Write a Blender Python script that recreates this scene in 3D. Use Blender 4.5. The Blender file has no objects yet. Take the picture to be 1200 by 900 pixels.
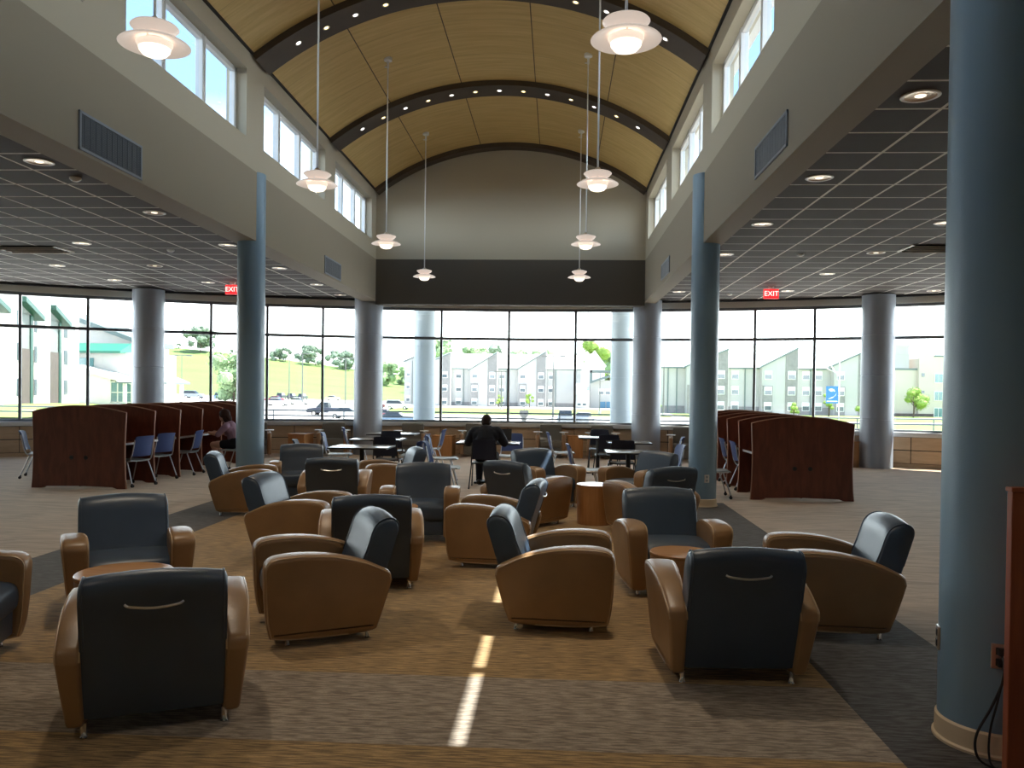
import bpy, bmesh, math, random
from mathutils import Vector, Matrix, Euler
from math import radians as D, sin, cos, pi, sqrt
random.seed(7)
S = bpy.context.scene
COL = S.collection

# ---------------------------------------------------------------- camera, sky, sun, exposure
cam = bpy.data.cameras.new('camera'); camo = bpy.data.objects.new('camera', cam); COL.objects.link(camo)
YAW, PITCH, ROLL = 0.0548749, -0.0136441, 0.0125276
_f = Vector((-sin(YAW)*cos(PITCH), cos(YAW)*cos(PITCH), sin(PITCH)))
_r = Vector((cos(YAW), sin(YAW), 0)); _u = _r.cross(_f)
_r2 = cos(ROLL)*_r + sin(ROLL)*_u; _u2 = cos(ROLL)*_u - sin(ROLL)*_r
camo.matrix_world = Matrix(((_r2.x, _u2.x, -_f.x, 0), (_r2.y, _u2.y, -_f.y, 0), (_r2.z, _u2.z, -_f.z, 1.68), (0, 0, 0, 1)))
cam.sensor_width = 36.0; cam.lens = 36.0*957.16/1200; cam.shift_y = 20.34/1200
cam.clip_start = .05; cam.clip_end = 2000
S.camera = camo

SUN_TO = Vector((2.54, .44, 5.31)).normalized()
SUN_STRENGTH = 4.2
SKY_STRENGTH = 1.0
EXPOSURE = 2.4
S.view_settings.view_transform = 'Standard'; S.view_settings.look = 'None'
S.view_settings.exposure = EXPOSURE; S.view_settings.gamma = 1.0
S.view_settings.use_curve_mapping = False
S.cycles.use_denoising = True
S.cycles.max_bounces = 10; S.cycles.diffuse_bounces = 6; S.cycles.transparent_max_bounces = 16
S.cycles.sample_clamp_indirect = 8.0
S.cycles.caustics_reflective = False; S.cycles.caustics_refractive = False

def L(r, g, b):
    f = lambda c: (c/255/12.92) if c/255 <= .04045 else ((c/255+.055)/1.055)**2.4
    return (f(r), f(g), f(b), 1)

W = bpy.data.worlds.new('sky'); S.world = W; W.use_nodes = True
nt = W.node_tree; bg = nt.nodes['Background']
tc = nt.nodes.new('ShaderNodeTexCoord'); sp = nt.nodes.new('ShaderNodeSeparateXYZ')
cr = nt.nodes.new('ShaderNodeValToRGB')
nt.links.new(tc.outputs['Generated'], sp.inputs[0]); nt.links.new(sp.outputs['Z'], cr.inputs[0])
e = cr.color_ramp.elements
e[0].position = 0.0; e[0].color = (1.75, 1.85, 1.95, 1)
e[1].position = 1.0; e[1].color = (.12, .22, .42, 1)
for p_, c_ in ((.12, (1.7, 1.85, 1.95, 1)), (.22, (.62, .80, .98, 1)), (.32, (.15, .24, .37, 1)), (.6, (.11, .19, .33, 1))):
    n_ = e.new(p_); n_.color = c_
nt.links.new(cr.outputs[0], bg.inputs['Color']); bg.inputs['Strength'].default_value = SKY_STRENGTH

sl = bpy.data.lights.new('sun', 'SUN'); sl.energy = SUN_STRENGTH; sl.angle = D(.53); sl.color = (1, .96, .9)
so = bpy.data.objects.new('sun', sl); COL.objects.link(so)
so.rotation_euler = SUN_TO.to_track_quat('Z', 'Y').to_euler(); so.location = (20, 20, 40)

PEND_W, DOWN_W = 23, 2.5

# ---------------------------------------------------------------- helpers
def mat(name, col, rough=.6, metal=0, spec=.5, var=0, vscale=8, bump=0, bscale=60, emis=None, es=0, stretch=None):
    m = bpy.data.materials.new(name); m.use_nodes = True; t = m.node_tree
    b = t.nodes['Principled BSDF']
    b.inputs['Base Color'].default_value = col if len(col) == 4 else (*col, 1)
    b.inputs['Roughness'].default_value = rough; b.inputs['Metallic'].default_value = metal
    b.inputs['Specular IOR Level'].default_value = spec
    if var or bump:
        c = t.nodes.new('ShaderNodeTexCoord'); vec = c.outputs['Object']
        if stretch:
            mp = t.nodes.new('ShaderNodeMapping'); mp.inputs['Scale'].default_value = stretch
            t.links.new(vec, mp.inputs[0]); vec = mp.outputs[0]
    if var:
        n = t.nodes.new('ShaderNodeTexNoise'); n.inputs['Scale'].default_value = vscale; n.inputs['Detail'].default_value = 4
        t.links.new(vec, n.inputs['Vector'])
        r = t.nodes.new('ShaderNodeValToRGB'); lo, hi = 1-var, 1+var
        r.color_ramp.elements[0].position = .3; r.color_ramp.elements[1].position = .7
        r.color_ramp.elements[0].color = (col[0]*lo, col[1]*lo, col[2]*lo, 1)
        r.color_ramp.elements[1].color = (col[0]*hi, col[1]*hi, col[2]*hi, 1)
        t.links.new(n.outputs['Fac'], r.inputs[0]); t.links.new(r.outputs[0], b.inputs['Base Color'])
    if bump:
        n2 = t.nodes.new('ShaderNodeTexNoise'); n2.inputs['Scale'].default_value = bscale; n2.inputs['Detail'].default_value = 3
        bp = t.nodes.new('ShaderNodeBump'); bp.inputs['Strength'].default_value = bump; bp.inputs['Distance'].default_value = .01
        t.links.new(vec, n2.inputs['Vector']); t.links.new(n2.outputs['Fac'], bp.inputs['Height'])
        t.links.new(bp.outputs[0], b.inputs['Normal'])
    if emis:
        b.inputs['Emission Color'].default_value = emis if len(emis) == 4 else (*emis, 1)
        b.inputs['Emission Strength'].default_value = es
    return m

def glass_mat(name, tint=(1, 1, 1, 1), refl=.04):
    m = bpy.data.materials.new(name); m.use_nodes = True; t = m.node_tree
    for n in list(t.nodes): t.nodes.remove(n)
    o = t.nodes.new('ShaderNodeOutputMaterial'); mx = t.nodes.new('ShaderNodeMixShader')
    tr = t.nodes.new('ShaderNodeBsdfTransparent'); gl = t.nodes.new('ShaderNodeBsdfGlossy')
    tr.inputs[0].default_value = tint; gl.inputs['Roughness'].default_value = .02
    mx.inputs[0].default_value = refl
    t.links.new(tr.outputs[0], mx.inputs[1]); t.links.new(gl.outputs[0], mx.inputs[2]); t.links.new(mx.outputs[0], o.inputs[0])
    return m

def wood_mat(name, c1, c2, rough=.4, scale=(2, 2, 14), axis_scale=1.0, spec=.5):
    m = bpy.data.materials.new(name); m.use_nodes = True; t = m.node_tree; b = t.nodes['Principled BSDF']
    b.inputs['Roughness'].default_value = rough; b.inputs['Specular IOR Level'].default_value = spec
    c = t.nodes.new('ShaderNodeTexCoord'); mp = t.nodes.new('ShaderNodeMapping'); mp.inputs['Scale'].default_value = scale
    n = t.nodes.new('ShaderNodeTexNoise'); n.inputs['Scale'].default_value = 2.2; n.inputs['Detail'].default_value = 6; n.inputs['Distortion'].default_value = .6
    r = t.nodes.new('ShaderNodeValToRGB'); r.color_ramp.elements[0].position = .35; r.color_ramp.elements[1].position = .68
    r.color_ramp.elements[0].color = (*c1[:3], 1); r.color_ramp.elements[1].color = (*c2[:3], 1)
    t.links.new(c.outputs['Object'], mp.inputs[0]); t.links.new(mp.outputs[0], n.inputs['Vector'])
    t.links.new(n.outputs['Fac'], r.inputs[0]); t.links.new(r.outputs[0], b.inputs['Base Color'])
    return m

def obj(name, bm, m, parent=None, smooth=None, loc=None):
    me = bpy.data.meshes.new(name)
    bmesh.ops.recalc_face_normals(bm, faces=bm.faces[:])
    bm.to_mesh(me); bm.free()
    for x in (m if isinstance(m, (list, tuple)) else [m]): me.materials.append(x)
    if smooth is not None:
        for p in me.polygons: p.use_smooth = True
        me.set_sharp_from_angle(angle=D(smooth))
    o = bpy.data.objects.new(name, me); COL.objects.link(o)
    if parent: o.parent = parent
    if loc: o.location = loc
    return o

def tag(o, label=None, cat=None, group=None, kind=None):
    if label: o['label'] = label
    if cat: o['category'] = cat
    if group: o['group'] = group
    if kind: o['kind'] = kind
    return o

def thing(name, label, cat, loc=(0, 0, 0), rz=0, group=None):
    o = bpy.data.objects.new(name, None); COL.objects.link(o); o.empty_display_size = .1
    o.location = loc; o.rotation_euler = (0, 0, rz)
    return tag(o, label, cat, group)

def struct(name, bm, m, parent=None, smooth=None, loc=None):
    o = obj(name, bm, m, parent, smooth, loc)
    if not parent: o['kind'] = 'structure'
    return o

CH = {}
def kids(o): return [c for c in bpy.data.objects if c.parent == o]
def copy_tree(o, label=None, loc=None, rz=None, group=None, deep=True):
    if o.name not in CH:
        CH[o.name] = [(c, kids(c)) for c in kids(o)]
    c = o.copy(); COL.objects.link(c)
    if label: c['label'] = label
    if group: c['group'] = group
    if loc is not None: c.location = loc
    if rz is not None: c.rotation_euler = (0, 0, rz)
    for ch, gs in CH[o.name]:
        d = ch.copy(); COL.objects.link(d); d.parent = c
        for g in gs:
            h = g.copy(); COL.objects.link(h); h.parent = d
    return c

def BM(): return bmesh.new()
def _xf(vs, rot, c):
    for v in vs:
        p = v.co.copy()
        if rot is not None: p = rot @ p
        v.co = p + Vector(c)
def box(bm, c, s, rot=None, bevel=0, seg=2, mi=0):
    """box centred at c, full size s; rot: Matrix 3x3 or z angle"""
    if isinstance(rot, (int, float)): rot = Matrix.Rotation(rot, 3, 'Z')
    t = bmesh.new(); bmesh.ops.create_cube(t, size=1)
    for v in t.verts: v.co = Vector((v.co.x*s[0], v.co.y*s[1], v.co.z*s[2]))
    if bevel: bmesh.ops.bevel(t, geom=t.edges[:], offset=min(bevel, min(s)*.49), segments=seg, profile=.5, affect='EDGES')
    _merge(bm, t, rot, c, mi)
def _merge(bm, t, rot, c, mi=0):
    mp = {}
    for v in t.verts:
        p = v.co.copy()
        if rot is not None: p = rot @ p
        mp[v] = bm.verts.new(p + Vector(c))
    for f in t.faces:
        try:
            g = bm.faces.new([mp[v] for v in f.verts]); g.material_index = mi
        except ValueError: pass
    t.free()
def box2(bm, a, b, bevel=0, seg=2, mi=0):
    a, b = Vector(a), Vector(b)
    box(bm, (a+b)/2, [abs(x) for x in (b-a)], None, bevel, seg, mi)
def ring(bm, c, u, v, r, n, r2=None):
    r2 = r if r2 is None else r2
    return [bm.verts.new(c + u*(r*cos(2*pi*i/n)) + v*(r2*sin(2*pi*i/n))) for i in range(n)]
def bridge(bm, a, b, mi=0):
    n = len(a)
    for i in range(n):
        f = bm.faces.new((a[i], a[(i+1) % n], b[(i+1) % n], b[i])); f.material_index = mi
def cyl(bm, p0, p1, r0, r1=None, n=16, caps=True, mi=0):
    p0, p1 = Vector(p0), Vector(p1); r1 = r0 if r1 is None else r1
    d = (p1-p0).normalized(); u = d.orthogonal().normalized(); v = d.cross(u)
    a = ring(bm, p0, u, v, r0, n); b = ring(bm, p1, u, v, r1, n); bridge(bm, a, b, mi)
    if caps:
        bm.faces.new(a[::-1]).material_index = mi; bm.faces.new(b).material_index = mi
def tube(bm, pts, r, n=8, closed=False, mi=0):
    pts = [Vector(p) for p in pts]; rings = []; N = len(pts); u = None
    for i, p in enumerate(pts):
        if closed: d = pts[(i+1) % N]-pts[i-1]
        else: d = pts[min(i+1, N-1)]-pts[max(i-1, 0)]
        d = d.normalized()
        if u is None: u = d.orthogonal().normalized()
        else: u = (u - d*u.dot(d)).normalized()
        v = d.cross(u)
        rr = r[i] if isinstance(r, (list, tuple)) else r
        rings.append(ring(bm, p, u, v, rr, n))
    for i in range(N-1): bridge(bm, rings[i], rings[i+1], mi)
    if closed: bridge(bm, rings[-1], rings[0], mi)
    else:
        bm.faces.new(rings[0][::-1]).material_index = mi; bm.faces.new(rings[-1]).material_index = mi
def lathe(bm, prof, c=(0, 0, 0), n=32, mi=0):
    c = Vector(c); rs = []
    for r, z in prof:
        if r < 1e-5: rs.append([bm.verts.new(c+Vector((0, 0, z)))])
        else: rs.append([bm.verts.new(c+Vector((r*cos(2*pi*i/n), r*sin(2*pi*i/n), z))) for i in range(n)])
    for a, b in zip(rs, rs[1:]):
        for i in range(n):
            j = (i+1) % n
            if len(a) == 1 and len(b) == 1: continue
            if len(a) == 1: f = bm.faces.new((a[0], b[j], b[i]))
            elif len(b) == 1: f = bm.faces.new((a[i], a[j], b[0]))
            else: f = bm.faces.new((a[i], a[j], b[j], b[i]))
            f.material_index = mi
def loft(bm, rings, mi=0, caps=True):
    vs = [[bm.verts.new(Vector(p)) for p in r] for r in rings]
    for a, b in zip(vs, vs[1:]): bridge(bm, a, b, mi)
    if caps:
        bm.faces.new(vs[0][::-1]).material_index = mi; bm.faces.new(vs[-1]).material_index = mi
def prism(bm, poly, ax, a, b, mi=0):
    """extrude 2D polygon along axis ax ('x','y','z') from a to b"""
    f = {'x': lambda p, t: (t, p[0], p[1]), 'y': lambda p, t: (p[0], t, p[1]), 'z': lambda p, t: (p[0], p[1], t)}[ax]
    loft(bm, [[f(p, a) for p in poly], [f(p, b) for p in poly]], mi)
def ell(bm, c, r, sub=2, rot=None, mi=0):
    t = bmesh.new(); bmesh.ops.create_icosphere(t, subdivisions=sub, radius=1)
    for v in t.verts: v.co = Vector((v.co.x*r[0], v.co.y*r[1], v.co.z*r[2]))
    _merge(bm, t, rot, c, mi)
def lerp(a, b, t): return a+(b-a)*t
def spline(P, n=8, closed=False):
    """Catmull-Rom through points (tuples)"""
    P = [Vector(p) for p in P]; out = []; N = len(P)
    rng = range(N if closed else N-1)
    for i in rng:
        p0 = P[(i-1) % N] if closed or i > 0 else P[0]; p1 = P[i]; p2 = P[(i+1) % N]
        p3 = P[(i+2) % N] if closed or i+2 < N else P[-1]
        for k in range(n):
            t = k/n
            out.append(.5*((2*p1)+(p2-p0)*t+(2*p0-5*p1+4*p2-p3)*t*t+(3*p1-p0-3*p2+p3)*t**3))
    if not closed: out.append(P[-1])
    return out
def ordn(i):
    return ['first', 'second', 'third', 'fourth', 'fifth', 'sixth', 'seventh', 'eighth', 'ninth', 'tenth', 'eleventh', 'twelfth', 'thirteenth', 'fourteenth', 'fifteenth'][i]

# ---------------------------------------------------------------- materials
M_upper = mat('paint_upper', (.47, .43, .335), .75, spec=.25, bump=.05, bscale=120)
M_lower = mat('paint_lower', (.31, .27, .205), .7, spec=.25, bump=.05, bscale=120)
M_header_shade = mat('paint_lower_shaded', (.10, .09, .075), .75, spec=.2)  # lower wall paint with the end wall's shade mixed into its colour
M_black = mat('black_gap', (.012, .012, .013), .6)
M_rib = mat('rib_brown', (.07, .05, .034), .6, var=.1, vscale=3)
M_white = mat('white_frame', (.78, .79, .78), .35)
M_mull = mat('mullion_grey', (.17, .185, .2), .4, metal=.3)
M_sill = mat('sill_grey', (.72, .73, .73), .4); M_soffit = mat('soffit_white', (.80, .78, .70), .6)
M_cream = mat('cream_base', (.72, .58, .40), .5)
M_colblue = mat('column_blue_paint', (.215, .345, .46), .33, spec=.6, bump=.12, bscale=220)
M_colgrey = mat('column_blue_grey_panel', (.36, .40, .46), .36, metal=.15, spec=.5)
M_glass = glass_mat('window_glass', (.97, .99, .98, 1), .05)
M_glassup = glass_mat('clerestory_glass', (.93, .97, 1, 1), .05)
M_nickel = mat('brushed_metal', (.7, .68, .65), .28, metal=1)
M_navy = mat('navy_vinyl', (.042, .066, .102), .38, spec=.6, bump=.08, bscale=180, var=.08, vscale=5)
M_arm = mat('caramel_vinyl', (.30, .172, .078), .36, spec=.55, bump=.1, bscale=140, var=.12, vscale=4)
M_pipe = mat('tan_piping', (.46, .31, .17), .33, spec=.6)
M_chrome = mat('chrome_leg', (.75, .75, .76), .15, metal=1)
M_cherry = wood_mat('cherry_laminate', (.125, .032, .018), (.20, .054, .028), .38, (6, 6, 1.2))
M_cherryedge = mat('cherry_edge_band', (.38, .2, .13), .35)
M_maple = wood_mat('honey_maple', (.46, .215, .075), (.56, .285, .11), .38, (9, 9, 1))
M_panel = wood_mat('oak_panel', (.52, .37, .235), (.60, .44, .29), .45, (1.2, 1.2, 5))
M_vent = mat('vent_grey', (.10, .12, .15), .6)
M_ventdark = mat('vent_slots', (.03, .035, .045), .6)
M_lampwhite = mat('lamp_enamel', (.52, .43, .39), .4, emis=(1, .86, .74), es=.085)
M_lampring = mat('lamp_ring_enamel', (.7, .6, .54), .4, emis=(1, .82, .66), es=.16)
M_lampglow = mat('lamp_glow', (1, .95, .85), .5, emis=(1, .86, .68), es=.38)
M_bluemesh = mat('blue_chair_mesh', (.05, .085, .23), .5, spec=.4, bump=.15, bscale=300)
M_greyplastic = mat('grey_plastic', (.36, .37, .38), .45)
M_tubegrey = mat('silver_tube', (.55, .56, .58), .3, metal=.85)
M_blackplastic = mat('black_plastic', (.012, .012, .014), .45)
M_top = mat('grey_laminate', (.32, .31, .29), .16, spec=.6)
M_tablet = mat('white_tablet', (.8, .8, .78), .25)
M_olive = mat('charcoal_olive_fabric', (.15, .142, .125), .8, spec=.2, bump=.2, bscale=250)
# ---------------------------------------------------------------- carpet and ceiling materials
def carpet(name, c1, c2, c3, freq, stretch, thr=(.42, .58), distort=.4, dash=None, rough=.95, sheen=.25):
    """loop carpet: fine rows along X (stretch) with a slow colour drift; dash adds short dark bars"""
    m = bpy.data.materials.new(name); m.use_nodes = True; t = m.node_tree; b = t.nodes['Principled BSDF']
    b.inputs['Roughness'].default_value = rough; b.inputs['Specular IOR Level'].default_value = .12
    b.inputs['Sheen Weight'].default_value = sheen; b.inputs['Sheen Roughness'].default_value = .45; b.inputs['Sheen Tint'].default_value = (1, .84, .68, 1)
    c = t.nodes.new('ShaderNodeTexCoord'); mp = t.nodes.new('ShaderNodeMapping'); mp.inputs['Scale'].default_value = stretch
    n = t.nodes.new('ShaderNodeTexNoise'); n.inputs['Scale'].default_value = freq; n.inputs['Detail'].default_value = 3; n.inputs['Distortion'].default_value = distort
    t.links.new(c.outputs['Object'], mp.inputs[0]); t.links.new(mp.outputs[0], n.inputs['Vector'])
    r = t.nodes.new('ShaderNodeValToRGB'); r.color_ramp.elements[0].position = thr[0]; r.color_ramp.elements[1].position = thr[1]
    r.color_ramp.elements[0].color = (*c1, 1); r.color_ramp.elements[1].color = (*c2, 1)
    t.links.new(n.outputs['Fac'], r.inputs[0])
    n2 = t.nodes.new('ShaderNodeTexNoise'); n2.inputs['Scale'].default_value = 90; n2.inputs['Detail'].default_value = 2
    t.links.new(c.outputs['Object'], n2.inputs['Vector'])
    mx = t.nodes.new('ShaderNodeMix'); mx.data_type = 'RGBA'; mx.blend_type = 'MIX'
    r2 = t.nodes.new('ShaderNodeValToRGB'); r2.color_ramp.elements[0].position = .5; r2.color_ramp.elements[1].position = .75
    r2.color_ramp.elements[0].color = (0, 0, 0, 1); r2.color_ramp.elements[1].color = (.7, .7, .7, 1)
    t.links.new(n2.outputs['Fac'], r2.inputs[0]); t.links.new(r2.outputs[0], mx.inputs[0])
    t.links.new(r.outputs[0], mx.inputs[6]); mx.inputs[7].default_value = (*c3, 1)
    out = mx.outputs[2]
    if dash:
        br = t.nodes.new('ShaderNodeTexBrick'); br.inputs['Scale'].default_value = 1
        br.inputs['Color1'].default_value = (0, 0, 0, 1); br.inputs['Color2'].default_value = (1, 1, 1, 1); br.inputs['Mortar'].default_value = (0, 0, 0, 1)
        br.inputs['Brick Width'].default_value = dash[0]; br.inputs['Row Height'].default_value = dash[1]; br.inputs['Mortar Size'].default_value = dash[1]*.42
        br.inputs['Bias'].default_value = dash[2]; br.inputs['Mortar Smooth'].default_value = 0
        t.links.new(c.outputs['Object'], br.inputs['Vector'])
        m2 = t.nodes.new('ShaderNodeMix'); m2.data_type = 'RGBA'; t.links.new(br.outputs['Color'], m2.inputs[0])
        t.links.new(out, m2.inputs[6]); m2.inputs[7].default_value = (*dash[3], 1); out = m2.outputs[2]
    t.links.new(out, b.inputs['Base Color'])
    bp = t.nodes.new('ShaderNodeBump'); bp.inputs['Strength'].default_value = .25; bp.inputs['Distance'].default_value = .006
    t.links.new(n.outputs['Fac'], bp.inputs['Height']); t.links.new(bp.outputs[0], b.inputs['Normal'])
    return m
K_orange = carpet('carpet_ochre_stripe', (.20, .135, .075), (.55, .36, .165), (.31, .215, .115), 1, (7, 80, 1), (.40, .60), .2, dash=(.16, .034, -.45, (.15, .10, .06)))
K_grey = carpet('carpet_grey_brown', (0.203, 0.165, 0.129), (0.456, 0.376, 0.291), (0.254, 0.216, 0.178), 1, (9, 62, 1), (.40, .60))
K_dark = carpet('carpet_charcoal', (0.038, 0.039, 0.043), (0.108, 0.112, 0.118), (0.070, 0.071, 0.076), 1, (8, 45, 1), (.40, .62))
K_beige = carpet('carpet_beige_swirl', (.30, .215, .15), (.53, .40, .29), (.40, .30, .22), 1, (1.1, 7.5, 1), (.36, .60), 2.2, sheen=.6)

def tile_mat():
    m = bpy.data.materials.new('acoustic_tile_grid'); m.use_nodes = True; t = m.node_tree; b = t.nodes['Principled BSDF']
    b.inputs['Roughness'].default_value = .75; b.inputs['Specular IOR Level'].default_value = .25
    c = t.nodes.new('ShaderNodeTexCoord'); s = t.nodes.new('ShaderNodeSeparateXYZ'); t.links.new(c.outputs['Object'], s.inputs[0])
    def line(sock):
        a = t.nodes.new('ShaderNodeMath'); a.operation = 'DIVIDE'; a.inputs[1].default_value = .6096; t.links.new(sock, a.inputs[0])
        f = t.nodes.new('ShaderNodeMath'); f.operation = 'PINGPONG'; f.inputs[1].default_value = .5; t.links.new(a.outputs[0], f.inputs[0])
        l = t.nodes.new('ShaderNodeMath'); l.operation = 'LESS_THAN'; l.inputs[1].default_value = .026; t.links.new(f.outputs[0], l.inputs[0]); return l.outputs[0]
    x, y = line(s.outputs['X']), line(s.outputs['Y'])
    mx = t.nodes.new('ShaderNodeMath'); mx.operation = 'MAXIMUM'; t.links.new(x, mx.inputs[0]); t.links.new(y, mx.inputs[1])
    n = t.nodes.new('ShaderNodeTexNoise'); n.inputs['Scale'].default_value = 130; n.inputs['Detail'].default_value = 3; t.links.new(c.outputs['Object'], n.inputs['Vector'])
    r = t.nodes.new('ShaderNodeValToRGB'); r.color_ramp.elements[0].color = (.043, .034, .028, 1); r.color_ramp.elements[1].color = (.082, .066, .056, 1)
    t.links.new(n.outputs['Fac'], r.inputs[0])
    mix = t.nodes.new('ShaderNodeMix'); mix.data_type = 'RGBA'; t.links.new(mx.outputs[0], mix.inputs[0]); t.links.new(r.outputs[0], mix.inputs[6]); mix.inputs[7].default_value = (.92, .87, .78, 1)
    t.links.new(mix.outputs[2], b.inputs['Base Color'])
    return m
M_tile = tile_mat()

# ---------------------------------------------------------------- geometry constants (metres; camera at x=0, y=0)
XL, XR, XC = -4.53, 2.11, -1.21            # hall walls and centre line
HALL_END = 20.1
ZC, ZB, ZF, ZS = 4.0, 3.87, 4.89, 6.55     # tile ceiling, beam underside, fascia top, vault spring
AC, AR = (-1.0, -.5), 22.0                 # glass wall arc
MULL = [-44, -40, -36, -31.33, -27.69, -24.19, -20.49, -16.96, -13.35, -9.42, -5.36, -.73, 3.83, 8.31, 11.9, 15.59, 19.23, 22.98, 26.69, 29.9, 33.5, 37.5, 41.5]
def arc(a, r=AR): return (AC[0]+r*sin(D(a)), AC[1]+r*cos(D(a)))

# ---------------------------------------------------------------- floor
def quad(bm, pts, z, mi):
    f = bm.faces.new([bm.verts.new((x, y, z)) for x, y in pts]); f.material_index = mi
bm = BM(); YE, YA, YB1, YB2 = 12.6, -8, 3.80, 4.74
x0, x1, x2, x3 = -5.04, -4.16, 1.60, 2.55
quad(bm, [(x1, YA), (x2, YA), (x2, YB1), (x1, YB1)], 0, 0)
quad(bm, [(x1, YB1), (x2, YB1), (x2, YB2), (x1, YB2)], 0, 1)
quad(bm, [(x1, YB2), (x2, YB2), (x2, YE), (x1, YE)], 0, 0)
quad(bm, [(x0, YA), (x1, YA), (x1, YE), (x0, YE)], 0, 2); quad(bm, [(x2, YA), (x3, YA), (x3, YE), (x2, YE)], 0, 2)
quad(bm, [(-17.2, YA), (x0, YA), (x0, YE), (-17.2, YE)], 0, 3); quad(bm, [(x3, YA), (14.2, YA), (14.2, YE), (x3, YE)], 0, 3)
quad(bm, [(-17.2, YE), (14.2, YE)] + [arc(a, 22.1) for a in MULL[::-1]], 0, 3)
struct('floor', bm, [K_orange, K_grey, K_dark, K_beige])

# ---------------------------------------------------------------- tile ceilings (solid slabs carrying the flat roofs)
def slab(name, pts, origin):
    bm = BM(); prism(bm, [(x-origin[0], y-origin[1]) for x, y in pts], 'z', 0, .34)
    return struct(name, bm, M_tile, loc=(origin[0], origin[1], ZC))
slab('ceiling', [(-17.2, -8)] + [(-4.75, -8), (-4.75, arc(-9.8, 21.75)[1])] + [arc(a, 21.75) for a in MULL if a < -9.8][::-1], (-5.691, 7.9669))
slab('ceiling.001', [(2.3, -8), (14.2, -8)] + [arc(a, 21.75) for a in MULL if a > 8.9][::-1] + [(2.3, arc(8.7, 21.75)[1])], (3.076, 6.2079))
bm = BM(); prism(bm, [(-5.2, 20.42), (2.7, 20.42), (2.7, 20.9)] + [arc(a, 21.75) for a in (8.3, 3.83, -.73, -5.36, -9.42)] + [(-5.2, 20.9)], 'z', 0, .3)
struct('ceiling.002', bm, M_lower, loc=(0, 0, ZC))

# ---------------------------------------------------------------- hall side beams, clerestory walls, end wall
OPEN = [(-3.9, -.6), (.15, 3.45), (4.22, 7.55), (8.32, 11.62), (12.32, 15.62), (16.35, 19.6)]
Z0, Z1 = 5.30, 6.28
def side_wall(sx, xin, side):
    # sx = -1 left, +1 right ; inner face at xin
    bm = BM(); wd = .39 if sx < 0 else .30
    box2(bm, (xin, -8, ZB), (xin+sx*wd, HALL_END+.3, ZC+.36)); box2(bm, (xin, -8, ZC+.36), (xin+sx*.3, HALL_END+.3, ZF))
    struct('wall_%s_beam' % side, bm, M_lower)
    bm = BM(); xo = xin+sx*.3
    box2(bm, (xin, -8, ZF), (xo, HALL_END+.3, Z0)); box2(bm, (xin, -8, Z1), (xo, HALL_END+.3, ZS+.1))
    ys = [-8]+[v for o in OPEN for v in o]+[HALL_END+.3]
    for a, b in zip(ys[::2], ys[1::2]): box2(bm, (xin, a, Z0), (xo, b, Z1))
    struct('wall_%s' % side, bm, M_upper)
    bm = BM(); box2(bm, (xin-sx*.035, -8, ZS-.005), (xin-sx*.0, HALL_END, ZS+.07)); struct('trim_%s_shadow_gap' % side, bm, M_black)
    # eave outside above the clerestory
    bm = BM(); box2(bm, (xo, -8, 6.66), (xo+sx*.31, 20.8, 6.86)); struct('roof_eave_%s' % side, bm, M_white)
side_wall(-1, XL, 'left'); side_wall(1, XR, 'right')
wn = 0
for sx, xin, side in ((-1, XL, 'left'), (1, XR, 'right')):
    for a, b in OPEN:
        wn += 1; bm = BM(); xg = xin+sx*.19; t = .045
        for y0, y1 in ((a, a+.07), (b-.07, b)): box2(bm, (xg-.04, y0, Z0), (xg+.04, y1, Z1), .006)
        box2(bm, (xg-.04, a, Z0), (xg+.04, b, Z0+.06), .006); box2(bm, (xg-.04, a, Z1-.07), (xg+.04, b, Z1), .006)
        w = (b-a)/3
        for k in (1, 2):
            ym = a+k*w; box2(bm, (xg-.05, ym-.05, Z0), (xg+.05, ym-.012, Z1), .005); box2(bm, (xg-.05, ym+.012, Z0), (xg+.05, ym+.05, Z1), .005)
            box2(bm, (xg-.03, ym-.012, Z0), (xg+.03, ym+.012, Z1))
        fr = struct('window_%d' % wn, bm, M_white)
        bm = BM(); box2(bm, (xg-.004, a+.06, Z0+.05), (xg+.004, b-.06, Z1-.06)); obj('glass', bm, M_glassup, fr)

# arch profile
HW = 3.32; RISE = 1.12; RAD = (HW*HW+RISE*RISE)/(2*RISE)
def arch_pts(off=0.0, n=40, hw=HW+.02):
    r = RAD+off; zc = ZS+RISE-RAD; th = math.asin(min(1, hw/r))
    return [(XC+r*sin(lerp(-th, th, i/n)), zc+r*cos(lerp(-th, th, i/n))) for i in range(n+1)]
bm = BM(); prism(bm, [(XL, 3.78), (XR, 3.78), (XR, ZF), (XL, ZF)], 'y', HALL_END, HALL_END+.3); struct('wall_back_header', bm, M_header_shade)
bm = BM(); prism(bm, [(XR, ZF), (XL, ZF)] + arch_pts(.05), 'y', HALL_END, HALL_END+.3); struct('wall_back_gable', bm, M_upper)

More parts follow.
